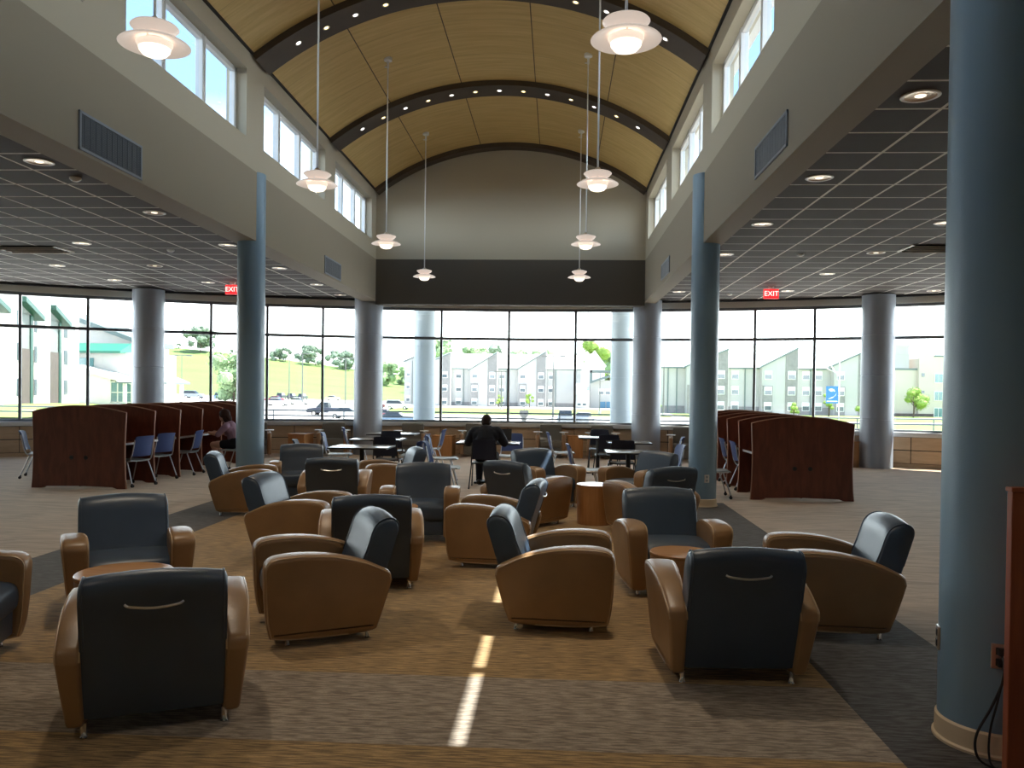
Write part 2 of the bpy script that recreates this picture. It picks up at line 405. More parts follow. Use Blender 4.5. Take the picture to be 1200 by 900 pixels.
# vaulted wood ceiling
def vault_mat():
    m = wood_mat('vault_wood_panel', (.60, .42, .16), (.71, .52, .22), .5, (.5, 7, 1), spec=.3)
    t = m.node_tree; b = t.nodes['Principled BSDF']; src = b.inputs['Base Color'].links[0].from_socket
    uv = t.nodes.new('ShaderNodeUVMap'); s = t.nodes.new('ShaderNodeSeparateXYZ'); t.links.new(uv.outputs[0], s.inputs[0])
    def line(sock, period, off, w):
        a = t.nodes.new('ShaderNodeMath'); a.operation = 'MULTIPLY_ADD'; a.inputs[1].default_value = 1/period; a.inputs[2].default_value = off; t.links.new(sock, a.inputs[0])
        f = t.nodes.new('ShaderNodeMath'); f.operation = 'PINGPONG'; f.inputs[1].default_value = .5; t.links.new(a.outputs[0], f.inputs[0])
        l = t.nodes.new('ShaderNodeMath'); l.operation = 'LESS_THAN'; l.inputs[1].default_value = w; t.links.new(f.outputs[0], l.inputs[0]); return l.outputs[0]
    x = line(s.outputs['X'], 1.44, .5, .006); y = line(s.outputs['Y'], 1.35, .2, .003)
    mx = t.nodes.new('ShaderNodeMath'); mx.operation = 'MAXIMUM'; t.links.new(x, mx.inputs[0])
    hf = t.nodes.new('ShaderNodeMath'); hf.operation = 'MULTIPLY'; hf.inputs[1].default_value = .45; t.links.new(y, hf.inputs[0]); t.links.new(hf.outputs[0], mx.inputs[1])
    mix = t.nodes.new('ShaderNodeMix'); mix.data_type = 'RGBA'; t.links.new(mx.outputs[0], mix.inputs[0]); t.links.new(src, mix.inputs[6]); mix.inputs[7].default_value = (.06, .035, .012, 1)
    t.links.new(mix.outputs[2], b.inputs['Base Color'])
    return m
M_vault = vault_mat()
bm = BM(); uvl = bm.loops.layers.uv.new('UVMap'); lo = arch_pts(0, 48); hi = arch_pts(.22, 48, HW+.1)
ga = [[bm.verts.new((x, y, z)) for x, z in lo] for y in (-8, HALL_END+.3)]; gb = [[bm.verts.new((x, y, z)) for x, z in hi] for y in (-8, HALL_END+.3)]
seg = 2*math.asin((HW+.02)/RAD)*RAD/48
for i in range(48):
    f = bm.faces.new((ga[0][i], ga[0][i+1], ga[1][i+1], ga[1][i]))
    for lp in f.loops:
        k = i if lp.vert in (ga[0][i], ga[1][i]) else i+1
        lp[uvl].uv = ((k-24)*seg, lp.vert.co.y)
    f = bm.faces.new((gb[0][i], gb[1][i], gb[1][i+1], gb[0][i+1]))
    bm.faces.new((ga[0][i], gb[0][i], gb[0][i+1], ga[0][i+1])); bm.faces.new((ga[1][i], ga[1][i+1], gb[1][i+1], gb[1][i]))
bm.faces.new((ga[0][0], ga[1][0], gb[1][0], gb[0][0])); bm.faces.new((ga[0][-1], gb[0][-1], gb[1][-1], ga[1][-1]))
struct('ceiling_vault', bm, M_vault, smooth=40)

# vault ribs with recessed spots
RIBS = [(-.45, .1), (3.62, 4.18), (7.72, 8.28), (11.8, 12.38), (15.82, 16.4), (19.78, 20.1)]
M_spotring = mat('spot_trim', (.6, .55, .48), .4)
M_spotcool = mat('spot_cool', (1, 1, 1), .5, emis=(1, .93, .95), es=1.6); M_spotwarm = mat('spot_warm', (1, .95, .7), .5, emis=(1, .72, .30), es=1.1)
def spot_light(nm, loc, w, col, ang=100, blend=.6, rad=.04):
    l = bpy.data.lights.new(nm, 'SPOT'); l.energy = w; l.color = col; l.spot_size = D(ang); l.spot_blend = blend; l.shadow_soft_size = rad
    o = bpy.data.objects.new(nm, l); COL.objects.link(o); o.location = loc; return o
RIBNAME = {11.8: 'the dark vault rib nearest the camera', 15.82: 'the middle dark vault rib'}
for y0, y1 in RIBS:
    bm = BM(); a = arch_pts(.02, 40, HW); b = arch_pts(-.10, 40, HW-.06)
    loft(bm, [[(a[i][0], y0, a[i][1]), (a[i][0], y1, a[i][1]), (b[i][0], y1, b[i][1]), (b[i][0], y0, b[i][1])] for i in range(41)])
    struct('beam_rib', bm, M_rib, smooth=40)
    if y0 in RIBNAME:
        r = RAD-.10; zc = ZS+RISE-RAD
        for k in range(13):
            th = (k-6)*.475/r; px, pz = XC+r*sin(th), zc+r*cos(th); ym = (y0+y1)/2
            rot = Matrix.Rotation(th, 3, 'Y'); warm = k % 2
            bm = BM(); lathe(bm, [(.032, .003), (.052, .0), (.056, -.006), (.05, -.008), (.034, -.004), (.032, .003)], n=18)
            for v in bm.verts: v.co = rot @ v.co + Vector((px, ym, pz))
            sp_ = obj('spotlight', bm, M_spotring, smooth=40)
            tag(sp_, '%s recessed spotlight from the left in %s' % (ordn(k), RIBNAME[y0]), 'ceiling light', 'spotlights along ' + RIBNAME[y0])
            bm = BM(); lathe(bm, [(0, -.004), (.033, -.002), (.033, .004), (0, .004)], n=18)
            for v in bm.verts: v.co = rot @ v.co + Vector((px, ym, pz))
            obj('lens', bm, M_spotwarm if warm else M_spotcool, sp_)

# outer shell out of the photo's sight
bm = BM(); box2(bm, (-17.4, -8.2, -.2), (-17.2, 15.6, 4.4)); struct('wall_far_left', bm, M_upper)
bm = BM(); box2(bm, (14.2, -8.2, -.2), (14.4, 16.2, 4.4)); struct('wall_far_right', bm, M_upper)
bm = BM(); box2(bm, (-17.4, -8.2, -.2), (14.4, -8, 7.9)); struct('wall_rear', bm, M_upper)

# ---------------------------------------------------------------- curved window wall
def obox(bm, p, q, z0, z1, din, dout, bevel=0, mi=0):
    """box along chord p-q, from din inside to dout outside of the chord"""
    p, q = Vector((*p, 0)), Vector((*q, 0)); d = q-p; a = math.atan2(d.y, d.x); n = Vector((-sin(a), cos(a), 0))
    c = (p+q)/2 + n*((dout-din)/2); c.z = (z0+z1)/2
    box(bm, c, (d.length, din+dout, z1-z0), a, bevel, 2, mi)
ZH, ZT, ZSL = 3.74, 3.02, .82
bms, bmp, bmh, bmk = BM(), BM(), BM(), BM()
for i in range(len(MULL)-1):
    p, q = arc(MULL[i]), arc(MULL[i+1]); bm = BM()
    obox(bm, p, q, ZH, ZH+.07, .07, .05); obox(bm, p, q, ZT-.035, ZT+.035, .06, .05); obox(bm, p, q, ZSL, ZSL+.05, .06, .05)
    a_ = math.atan2(q[1]-p[1], q[0]-p[0]); box(bm, (p[0], p[1], (ZSL+ZH)/2), (.062, .15, ZH-ZSL), a_, .006)
    fr = struct('window_%d' % (wn+1+i), bm, M_mull)
    bm = BM(); obox(bm, p, q, ZSL, ZH, .004, .004); obj('glass', bm, M_glass, fr)
    obox(bms, p, q, ZSL-.085, ZSL, .20, .08, .008); obox(bms, p, q, ZSL-.11, ZSL-.085, .17, .0)
    obox(bmk, p, q, 0, ZSL-.06, .09, .12)
    L_ = (Vector(q)-Vector(p)).length
    for k in range(2):
        for r_ in range(2):
            t0, t1 = k/2+.006, (k+1)/2-.006; zz = ((.10, .39), (.41, .70))[r_]
            A, B = Vector(p).lerp(Vector(q), t0), Vector(p).lerp(Vector(q), t1)
            obox(bmp, A, B, zz[0], zz[1], .115, -.085, .004)
    obox(bmp, p, q, 0, .09, .10, -.05)
    obox(bmh, p, q, ZH+.07, 3.955, .12, .3)
    pi_, qi_ = arc(MULL[i], AR-.16), arc(MULL[i+1], AR-.16); obox(bmk, pi_, qi_, 3.955, 4.02, .08, .06)
struct('trim_window_sill', bms, M_sill); struct('wall_front_panelling', bmp, M_panel); struct('wall_front_backing', bmk, M_black); struct('wall_front_soffit', bmh, M_soffit)
bm = BM()
for i in range(len(MULL)-1): obox(bm, arc(MULL[i]), arc(MULL[i+1]), 3.92, 4.6, .05, .35)
struct('wall_front_spandrel', bm, M_lower)

# ---------------------------------------------------------------- columns
def column(name, x, y, r, z1, m, base=True, seams=(), z0=0.0):
    bm = BM(); zs = [z0]+list(seams)+[z1]
    prof = [(0, z0), (r, z0)]
    for s_ in seams: prof += [(r, s_-.012), (r-.008, s_-.008), (r-.008, s_+.008), (r, s_+.012)]
    prof += [(r, z1), (0, z1)]
    lathe(bm, prof, (x, y, 0), 48); c = struct(name, bm, m, smooth=35)
    if base:
        bm = BM(); lathe(bm, [(r, 0), (r+.022, 0), (r+.022, .012), (r+.012, .02), (r+.01, .105), (r, .115)], (x, y, 0), 48); struct('trim_column_base', bm, M_cream, smooth=35)
    return c
column('column', -4.66, 12.2, .205, 4.9, M_colblue); column('column.001', 2.18, 12.3, .205, 4.9, M_colblue)
column('column.002', 2.14, 4.1, .235, 4.9, M_colblue); column('column.003', -4.66, 4.1, .205, 4.9, M_colblue)
for x, y in ((-9.8, 19.1), (-4.82, 20.65), (2.25, 20.75), (7.38, 19.3)):
    column('column.004', x, y, .36, 3.97, M_colgrey, False, (1.12, 2.12, 3.05))
# ---------------------------------------------------------------- pendant lamps (layered shades on long rods)
def pendant(label, x, y, z):
    t = thing('pendant_lamp', label, 'lamp', (x, y, z), 0, 'layered pendant lamps under the vault')
    r = RAD; zc = ZS+RISE-RAD; top = zc+sqrt(r*r-(x-XC)**2)-z
    bm = BM(); cyl(bm, (0, 0, .13), (0, 0, top), .011, n=10); obj('rod', bm, M_white, t, 40)
    bm = BM(); lathe(bm, [(0, top+.01), (.07, top+.01), (.07, top-.045), (.05, top-.055), (.02, top-.06), (.02, top-.17), (0, top-.17)], n=20)
    cyl(bm, (-.055, 0, top-.15), (.0, 0, top-.15), .012, n=8); obj('ceiling_canopy', bm, M_white, t, 40)
    bm = BM(); lathe(bm, [(0, .175), (.022, .175), (.035, .158), (.05, .140), (.05, .130), (0, .130)], n=20); obj('cap', bm, M_nickel, t, 40)
    bm = BM(); lathe(bm, [(.035, .140), (.10, .131), (.158, .112), (.170, .099), (.165, .096), (.140, .068), (.105, .045), (.10, .047), (.135, .070), (.158, .098), (.098, .124), (.035, .132), (.035, .140)], n=36)
    obj('upper_shade', bm, M_lampwhite, t, 50)
    bm = BM(); lathe(bm, [(.07, .036), (.13, .026), (.20, .004), (.245, -.022), (.252, -.030), (.246, -.031), (.19, -.012), (.12, .010), (.07, .02), (.07, .036)], n=40)
    obj('wide_shade', bm, M_lampwhite, t, 50)
    bm = BM(); lathe(bm, [(.128, -.012), (.128, -.022), (.112, -.052), (.09, -.064), (.086, -.060), (.106, -.05), (.12, -.022), (.122, -.012), (.128, -.012)], n=32)
    obj('inner_ring', bm, M_lampring, t, 50)
    bm = BM(); lathe(bm, [(.112, -.05), (.108, -.07), (.085, -.098), (.05, -.11), (0, -.112)], n=32)
    obj('bottom_bowl', bm, M_lampglow, t, 50)
    bm = BM()
    for k in range(3):
        a = 2*pi*k/3+.5; cyl(bm, (.10*cos(a), .10*sin(a), -.02), (.10*cos(a), .10*sin(a), .10), .006, n=6)
    obj('strut', bm, M_nickel, t)
    l = bpy.data.lights.new('lamp_bulb', 'SPOT'); l.energy = PEND_W*(.35 if y < 3 else 1); l.color = (1, .86, .68); l.shadow_soft_size = .08; l.spot_size = D(125); l.spot_blend = .7
    o = bpy.data.objects.new('lamp_bulb', l); COL.objects.link(o); o.parent = t; o.location = (0, 0, -.13)
    return t
PY = (5.88, 9.95, 14.02, 18.1)
PLAB = {(-1, 0): 'layered white pendant lamp nearest the camera in the left row', (-1, 1): 'layered pendant lamp second from the camera in the left row',
        (-1, 2): 'layered pendant lamp third from the camera in the left row', (-1, 3): 'layered pendant lamp farthest away in the left row, nearest the end wall',
        (1, 0): 'large glowing layered pendant lamp nearest the camera in the right row', (1, 1): 'layered pendant lamp second from the camera in the right row',
        (1, 2): 'layered pendant lamp third from the camera in the right row', (1, 3): 'layered pendant lamp farthest away in the right row, against dark wall'}
for s_, x in ((-1, -2.985), (1, .457)):
    for k, y in enumerate(PY): pendant(PLAB[(s_, k)], x, y, 4.21)
    pendant('layered pendant lamp above the camera in the %s row, unseen, added for floor light' % ('left' if s_ < 0 else 'right'), x, 1.8, 4.21)  # unseen pair at the row's spacing, added to brighten the near floor

# ---------------------------------------------------------------- wall vents
M_ventframe = mat('vent_frame', (.22, .25, .30), .5)
def vent(label, side, y0, y1, z0, z1):
    x = XL if side < 0 else XR; s = -side
    t = thing('wall_vent', label, 'vent', (x, (y0+y1)/2, z0), 0, 'return air vents on the side beams')
    a, b, h = -(y1-y0)/2, (y1-y0)/2, z1-z0
    bm = BM()
    for p, q in (((0, a, 0), (s*.018, b, .028)), ((0, a, h-.028), (s*.018, b, h)), ((0, a, 0), (s*.018, a+.028, h)), ((0, b-.028, 0), (s*.018, b, h))): box2(bm, p, q, .003)
    obj('frame', bm, M_ventframe, t)
    bm = BM(); box2(bm, (s*.001, a+.02, .02), (s*.004, b-.02, h-.02)); obj('backing', bm, M_ventdark, t)
    bm = BM(); n = 17
    for k in range(n):
        z = .03+(h-.06)*(k+.5)/n; box(bm, (s*.009, 0, z), (.003, b-a-.05, .011), Matrix.Rotation(s*D(38), 3, 'Y'))
    for k in range(1, 12): box2(bm, (s*.004, a+(b-a)*k/12-.003, .025), (s*.012, a+(b-a)*k/12+.003, h-.025))
    obj('grille', bm, M_vent, t)
vent('grey louvred vent on the left beam close to the camera', -1, 7.48, 8.64, 3.90, 4.27)
vent('grey louvred vent on the left beam near the end wall', -1, 15.62, 16.8, 3.90, 4.25)
vent('grey louvred vent on the right beam close to the camera', 1, 7.74, 8.97, 3.98, 4.32)
vent('dim grey louvred vent on the right beam near the end wall', 1, 15.7, 16.9, 3.96, 4.28)

# ---------------------------------------------------------------- ceiling downlights, sprinklers, air diffusers, exit signs
M_dtrim = mat('downlight_trim', (.8, .76, .7), .35); M_dcone = mat('downlight_cone', (.75, .55, .36), .25, metal=.4)
M_dlamp = mat('downlight_lamp', (1, .95, .85), .4, emis=(1, .85, .62), es=.35)
def downlight(label, x, y, group):
    t = thing('downlight', label, 'ceiling light', (x, y, ZC), 0, group)
    bm = BM(); lathe(bm, [(.118, .0), (.145, .0), (.147, -.006), (.138, -.010), (.118, -.007), (.118, 0)], n=28); obj('trim_ring', bm, M_dtrim, t, 40)
    bm = BM(); lathe(bm, [(.120, -.006), (.105, -.002), (.06, -.0015), (0, -.001)], n=28); obj('reflector', bm, M_dcone, t, 40)
    bm = BM(); lathe(bm, [(0, -.010), (.03, -.009), (.042, -.004), (.042, -.001)], n=20); obj('bulb', bm, M_dlamp, t, 40)
    l = spot_light('downlight_beam', (0, 0, -.03), DOWN_W, (1, .82, .58), 115, .8, .06); l.parent = t
def row(x, ys, where):
    for k, y in enumerate(ys): downlight('%s recessed downlight from the camera in the row %s' % (ordn(k), where), x, y, 'recessed downlights in the row ' + where)
row(-5.42, (8.26, 10.70, 13.13, 15.65, 18.10, 20.1), 'beside the left beam')
row(-7.80, (13.0, 15.43, 17.85), 'next out from the left beam')
row(-9.75, (15.43, 17.5), 'farthest left')
row(2.78, (6.52, 8.96, 11.40, 13.89, 19.05), 'beside the right beam')
row(5.17, (11.29, 13.67, 16.08, 18.77), 'next out from the right beam')
row(8.30, (18.6,), 'farthest right')
for lab, x, y in (('small white smoke detector beside the near left downlight', -5.42, 8.9), ('small white smoke detector on the left ceiling left of the blue column', -6.6, 13.6), ('small white smoke detector on the right ceiling beyond the blue column', 4.0, 13.8), ('small white smoke detector far back on the right ceiling near the window wall', 4.0, 19.4)):
    bm = BM(); lathe(bm, [(0, 0), (.062, 0), (.062, -.018), (.045, -.036), (0, -.04)], (x, y, ZC), 20); o = tag(obj('smoke_detector', bm, M_white, smooth=40), lab, 'smoke detector', 'smoke detectors')
    bm = BM(); lathe(bm, [(.026, -.036), (.03, -.045), (.0, -.05)], (x, y, ZC), 14); obj('sensor_cap', bm, M_dtrim, o, 40)
def diffuser(label, x, y, w):
    t = thing('air_diffuser', label, 'vent', (x, y, ZC), 0, 'ceiling air diffusers')
    bm = BM(); box2(bm, (-w/2, -.29, -.012), (w/2, .29, -.001)); obj('plate', bm, M_black, t)
    bm = BM()
    for k in range(4): box(bm, (0, -.24+k*.16, -.024), (w-.06, .045, .012), Matrix.Rotation(D(25), 3, 'X'))
    for s_ in (-1, 1): box2(bm, (s_*w/2-.02, -.29, -.02), (s_*w/2+.02, .29, -.001))
    obj('louvre', bm, M_dtrim, t)
diffuser('dark slotted air diffuser in the left ceiling grid', -9.0, 13.55, 1.1)
diffuser('dark slotted air diffuser in the right ceiling grid', 6.05, 13.2, 1.2)

M_red = mat('exit_red', (.55, .02, .02), .4, emis=(1, .05, .05), es=.25); M_exitface = mat('exit_face', (.42, .01, .015), .4, emis=(1, .03, .04), es=.18); M_exitlet = mat('exit_letters', (1, .55, .5), .5, emis=(1, .42, .38), es=.7)
def text_bm(s, size, depth):
    cu = bpy.data.curves.new('lettering', 'FONT'); cu.body = s; cu.size = size; cu.align_x = 'CENTER'; cu.align_y = 'CENTER'; cu.extrude = depth
    o = bpy.data.objects.new('lettering', cu); COL.objects.link(o); dg = bpy.context.evaluated_depsgraph_get()
    me = bpy.data.meshes.new_from_object(o.evaluated_get(dg)); bm = BM(); bm.from_mesh(me)
    bpy.data.objects.remove(o); bpy.data.curves.remove(cu); bpy.data.meshes.remove(me)
    return bm
def exit_sign(label, x, y):
    t = thing('exit_sign', label, 'sign', (x, y, ZC), 0, 'red exit signs')
    bm = BM(); box2(bm, (-.06, -.03, -.03), (.06, .03, 0), .005); cyl(bm, (0, 0, -.03), (0, 0, -.06), .02, n=10); obj('ceiling_mount', bm, M_white, t)
    bm = BM(); box2(bm, (-.16, -.03, -.27), (.16, .03, -.06), .008); obj('housing', bm, M_red, t)
    bm = BM(); box2(bm, (-.145, -.034, -.255), (.145, -.028, -.075)); obj('face', bm, M_exitface, t)
    bm = text_bm('EXIT', .15, .002)
    for v in bm.verts: v.co = Vector((v.co.x, -.036-v.co.z, v.co.y-.165))
    obj('lettering', bm, M_exitlet, t)
exit_sign('red EXIT sign hanging from the left ceiling beside the blue column', -7.22, 17.8)
exit_sign('red EXIT sign hanging from the right ceiling', 4.6, 18.0)

# ---------------------------------------------------------------- lounge armchairs
def catmull2(P, n=6): return [(v.x, v.y) for v in spline([(a, b, 0) for a, b in P], n)]
def arm_outline():
    # side view (y forward, z up), closed, clockwise from rear bottom
    top = catmull2([(-.37, .40), (-.355, .452), (-.30, .485), (-.16, .545), (.02, .588), (.20, .603), (.35, .597), (.425, .575), (.455, .53), (.456, .45)], 5)
    front = catmull2([(.456, .45), (.45, .30), (.437, .16), (.415, .065)], 4)[1:]
    bot = catmull2([(.415, .065), (.30, .048), (.05, .044), (-.20, .055), (-.275, .075)], 4)[1:]
    rear = catmull2([(-.275, .075), (-.31, .18), (-.35, .32), (-.37, .40)], 4)[1:-1]
    return top+front+bot+rear
def inset(P, d):
    n = len(P); out = []
    for i in range(n):
        a, b, c = Vector(P[i-1]), Vector(P[i]), Vector(P[(i+1) % n])
        t = (c-a).normalized(); nn = Vector((-t.y, t.x))
        out.append(b - nn*d)
    return out
AO = arm_outline()
_area = sum(AO[i-1][0]*AO[i][1]-AO[i][0]*AO[i-1][1] for i in range(len(AO)))
SGN = 1 if _area < 0 else -1          # clockwise -> inset goes inwards with the left normal flipped
def armx(z): return .382 + .060*min(1, max(0, z/.56))
def make_armchair():
    t = thing('armchair', 'armchair', 'armchair')
    for s_ in (-1, 1):
        bm = BM(); rings = []
        xin = lambda y: lerp(.315, .262, min(1, max(0, (y+.32)/.6)))
        for f, d in ((0.0, 0.036), (0.0104, 0.0249), (0.0404, 0.0148), (0.0873, 0.0069), (0.1463, 0.0018), (0.2118, 0.0), (0.5, -0.002), (0.7882, 0.0), (0.8537, 0.0018), (0.9127, 0.0069), (0.9596, 0.0148), (0.9896, 0.0249), (1.0, 0.036)):
            P = inset(AO, SGN*d) if d else [Vector(p) for p in AO]
            rings.append([(s_*lerp(xin(p[0]), armx(p[1]), f), p[0], p[1]) for p in P])
        loft(bm, rings); a = obj('arm', bm, M_arm, t, 50)
        for f, d in ((.06, .011), (.94, .011)):
            bm = BM(); P = inset(AO, SGN*d); n_top = 46
            pts = [(s_*lerp(xin(p[0]), armx(p[1]), f), p[0], p[1]) for p in P[:n_top+22]]
            tube(bm, pts, .0055, 6)
            obj('piping', bm, M_pipe, a, 60)
    # backrest: profile swept across the width, slightly crowned, leaning back
    prof = catmull2([(-.255, .10), (-.30, .25), (-.355, .45), (-.41, .63), (-.438, .725), (-.425, .775), (-.375, .795), (-.31, .775), (-.265, .72), (-.225, .60), (-.17, .45), (-.13, .34), (-.12, .20), (-.13, .10)], 4)
    bm = BM(); rings = []
    for x, d in ((-.322, .035), (-.314, .012), (-.296, .002), (-.22, 0), (-.1, -.002), (0, -.003), (.1, -.002), (.22, 0), (.296, .002), (.314, .012), (.322, .035)):
        crown = .022*(1-(x/.32)**2); cx_ = sum(p[0] for p in prof)/len(prof); cz_ = sum(p[1] for p in prof)/len(prof)
        rings.append([(x, p[0]+(cx_-p[0])*d*2.2, p[1]+(crown*max(0, (p[1]-.4)/.4))-(d*.9 if p[1] > .5 else 0)) for p in prof])
    loft(bm, rings); b = obj('backrest', bm, M_navy, t, 60)
    for x in (-.305, .305):
        bm = BM(); tube(bm, [(x, p[0], p[1]+.002) for p in prof[8:40]], .005, 6)
        obj('piping', bm, M_navy, b, 60)
    bm = BM(); pts = spline([(-.125, -.437, .672), (-.10, -.452, .664), (0, -.458, .655), (.10, -.452, .664), (.125, -.437, .672)], 5); tube(bm, pts, .0065, 8)
    obj('pull_handle', bm, M_nickel, b, 60)
    # seat cushion and front rail
    bm = BM(); sec = catmull2([(-.15, .25), (-.15, .40), (-.05, .425), (.15, .435), (.33, .43), (.40, .405), (.42, .35), (.415, .28), (.40, .25)], 4)
    rings = []
    for x, d in ((-.304, .018), (-.29, .004), (-.18, -.004), (0, -.008), (.18, -.004), (.29, .004), (.304, .018)):
        rings.append([(x, p[0]*(1-d*.6), p[1]-(d if p[1] > .35 else 0)) for p in sec])
    loft(bm, rings); obj('seat_cushion', bm, M_navy, t, 55)
    bm = BM(); box2(bm, (-.304, -.24, .085), (.304, .385, .262), .018, 3); obj('seat_base', bm, M_navy, t, 40)
    for x in (-.315, .315):
        for y in (-.225, .30):
            bm = BM(); lathe(bm, [(0, 0), (.016, 0), (.018, .006), (.014, .012), (.017, .075), (.0, .075)], (x, y, 0), 14); obj('leg', bm, M_chrome, t, 40)
    return t
ARMCHAIRS = [
 ('navy and caramel armchair seen from behind at the lower left, back squarely to the camera', -2.03, 4.08, 24),
 ('navy and caramel armchair facing the camera across the drum table at the left', -3.25, 6.02, 212),
 ('armchair cut off by the left picture edge, only two caramel arms and blue seat showing', -3.72, 4.62, -72),
 ('armchair with steep navy back standing beside the dark carpet band near the left column', -4.22, 10.75, -74),
 ('armchair turned right with pale shine on its blue back, left of the drum table group', -2.60, 8.08, -94),
 ('large armchair turned left in the left foreground, caramel side panel to the camera', -1.60, 5.62, 116),
 ('armchair with dark back to the camera directly behind the large left-facing armchair', -1.58, 6.95, 13),
 ('foreground armchair turned right beside the sunlit streak on the carpet', -.03, 6.02, -92),
 ('armchair turned left just behind the one by the sunlit streak', -.55, 7.98, 84),
 ('armchair seen from behind at the lower right in front of the right drum table', 1.05, 5.0, 3),
 ('grey-blue armchair facing the camera behind the right drum table', .97, 7.12, 186),
 ('armchair turned left on the dark carpet band at the right', 2.04, 6.05, 84),
 ('armchair with its back to the camera in front of the right blue column', 1.17, 9.88, 30),
 ('armchair facing left toward the tables, just left of the right blue column', 1.22, 11.75, 132),
 ('navy armchair seen from behind right of the seated man, silver handle showing', -.40, 10.3, -36),
 ('armchair facing the camera just behind the navy one by the white-topped drum table', -.17, 11.95, -146),
 ('armchair facing the camera in the middle of the lounge with its seat showing', -1.52, 9.2, 186),
 ('armchair turned left with shiny pale blue back, left of the seated man', -2.42, 12.0, 112),
 ('armchair seen straight from behind in front of the left dining tables, silver handle showing', -2.84, 10.4, 8),
 ('armchair facing the camera just right of the left blue column', -3.82, 12.05, 196),
]
ac = make_armchair()
for i, (lab, x, y, a) in enumerate(ARMCHAIRS):
    if i == 0: ac['label'] = lab; ac['group'] = 'lounge armchairs'; first = ac
    else: copy_tree(ac, lab, (x, y, 0), D(a))
ac.location = (ARMCHAIRS[0][1], ARMCHAIRS[0][2], 0); ac.rotation_euler = (0, 0, D(ARMCHAIRS[0][3]))

# ---------------------------------------------------------------- drum tables
def drum(label, x, y, r, h=.5, g='round wood drum tables'):
    t = thing('drum_table', label, 'side table', (x, y, 0), 0, g)
    bm = BM(); lathe(bm, [(0, h-.028), (r-.002, h-.028), (r, h-.024), (r, h-.004), (r-.004, h), (0, h)], n=48); obj('tabletop', bm, M_mapletop, t, 40)
    bm = BM(); lathe(bm, [(0, .0), (r*.93, .0), (r*.93, .02), (r*.955, .022), (r*.985, h-.03), (0, h-.03)], n=48); obj('drum_body', bm, M_maple, t, 40)
M_mapletop = wood_mat('honey_maple_top', (.46, .215, .075), (.56, .285, .11), .24, (1, 9, 9))
drum('honey wood drum table between the two left foreground armchairs', -2.72, 5.02, .29)
drum('honey wood drum table behind the armchair at the lower right', .94, 6.1, .235)
drum('honey wood drum table with bright reflecting top in the middle of the lounge', .50, 10.42, .235)
drum('honey wood drum table mostly hidden between the armchairs left of centre', -1.62, 8.15, .235)
# ---------------------------------------------------------------- study carrels
def carrel_panel(w, h0, h1, foot=.03):
    """outline of an end panel in x,z: arched top, slightly waisted sides, arched foot"""
    top = [(lerp(-w/2, w/2, k/16), h0+(h1-h0)*(1-((k-8)/8)**2)) for k in range(17)]
    right = [(w/2-.022*sin(pi*k/8), lerp(h0, 0, k/8)) for k in range(1, 8)] + [(w/2+.006, 0)]
    ft = [(w/2-.14, 0), (w/2-.22, foot), (0, foot+.012), (-w/2+.22, foot), (-w/2+.14, 0)]
    left = [(-w/2-.006, 0)] + [(-w/2+.022*sin(pi*k/8), lerp(0, h0, k/8)) for k in range(1, 8)]
    return top+right+ft+left
def carrel_run(side, xc, y0, pitch, n, w, h0, h1):
    P = carrel_panel(w, h0, h1)
    def board(y, t, nm):
        bm = BM(); prism(bm, P, 'y', y-.016, y+.016); b_ = obj(nm, bm, M_cherry, t)
        bm = BM(); tube(bm, [(p[0], y, p[1]) for p in (P[28:]+P[:25])], .0165, 6); obj('edge_band', bm, M_cherryedge, b_, 60)
        return b_
    for i in range(n):
        ya, yb = y0+i*pitch+.018, y0+(i+1)*pitch-.018; l = yb-ya; yc = (ya+yb)/2
        lab = ('study carrel closing the %s row toward the camera with a plain dark cherry arched end' % side) if i == 0 else ('%s study carrel from the camera in the %s row, arched cherry dividers' % (ordn(i), side))
        t = thing('study_carrel', lab, 'study carrel', (xc, yc, 0), 0, 'cherry study carrels of the %s row' % side)
        b_ = board(y0+i*pitch-yc, t, 'end_panel' if i == 0 else 'divider')
        if i == 0:
            for k, px in enumerate((-.12, .12)):
                bm = BM(); lathe(bm, [(0, 0), (.034, 0), (.034, .006), (.024, .01), (.02, .004), (0, .004)], n=20)
                for v in bm.verts: v.co = Vector((v.co.x+px, y0-yc-.016-v.co.z, v.co.y+.50))
                obj('cable_grommet', bm, M_blackplastic, b_, 40)
        if i == n-1: board(y0+n*pitch-yc, t, 'end_panel')
        bm = BM(); box2(bm, (-.014, -l/2, .03), (.014, l/2, h0-.02)); obj('spine_board', bm, M_cherry, t)
        for s_ in (-1, 1):
            bm = BM(); box2(bm, (s_*.016, -l/2, .70), (s_*(w/2-.07), l/2, .735), .004); d = obj('desktop', bm, M_cherrytop, t)
            bm = BM(); box2(bm, (s_*(w/2-.072), -l/2, .70), (s_*(w/2-.066), l/2, .735)); obj('desk_edge', bm, M_tubegrey, d)
            bm = BM(); box2(bm, (s_*.016, -l/2, .45), (s_*.034, l/2, .70)); obj('modesty_panel', bm, M_cherry, t)
M_cherrytop = wood_mat('cherry_desk_top', (.15, .05, .028), (.22, .08, .042), .22, (1.2, 6, 6))
carrel_run('left', -7.73, 12.84, .95, 6, 1.56, 1.235, 1.335)
carrel_run('right', 3.87, 13.08, .93, 5, 1.58, 1.205, 1.31)

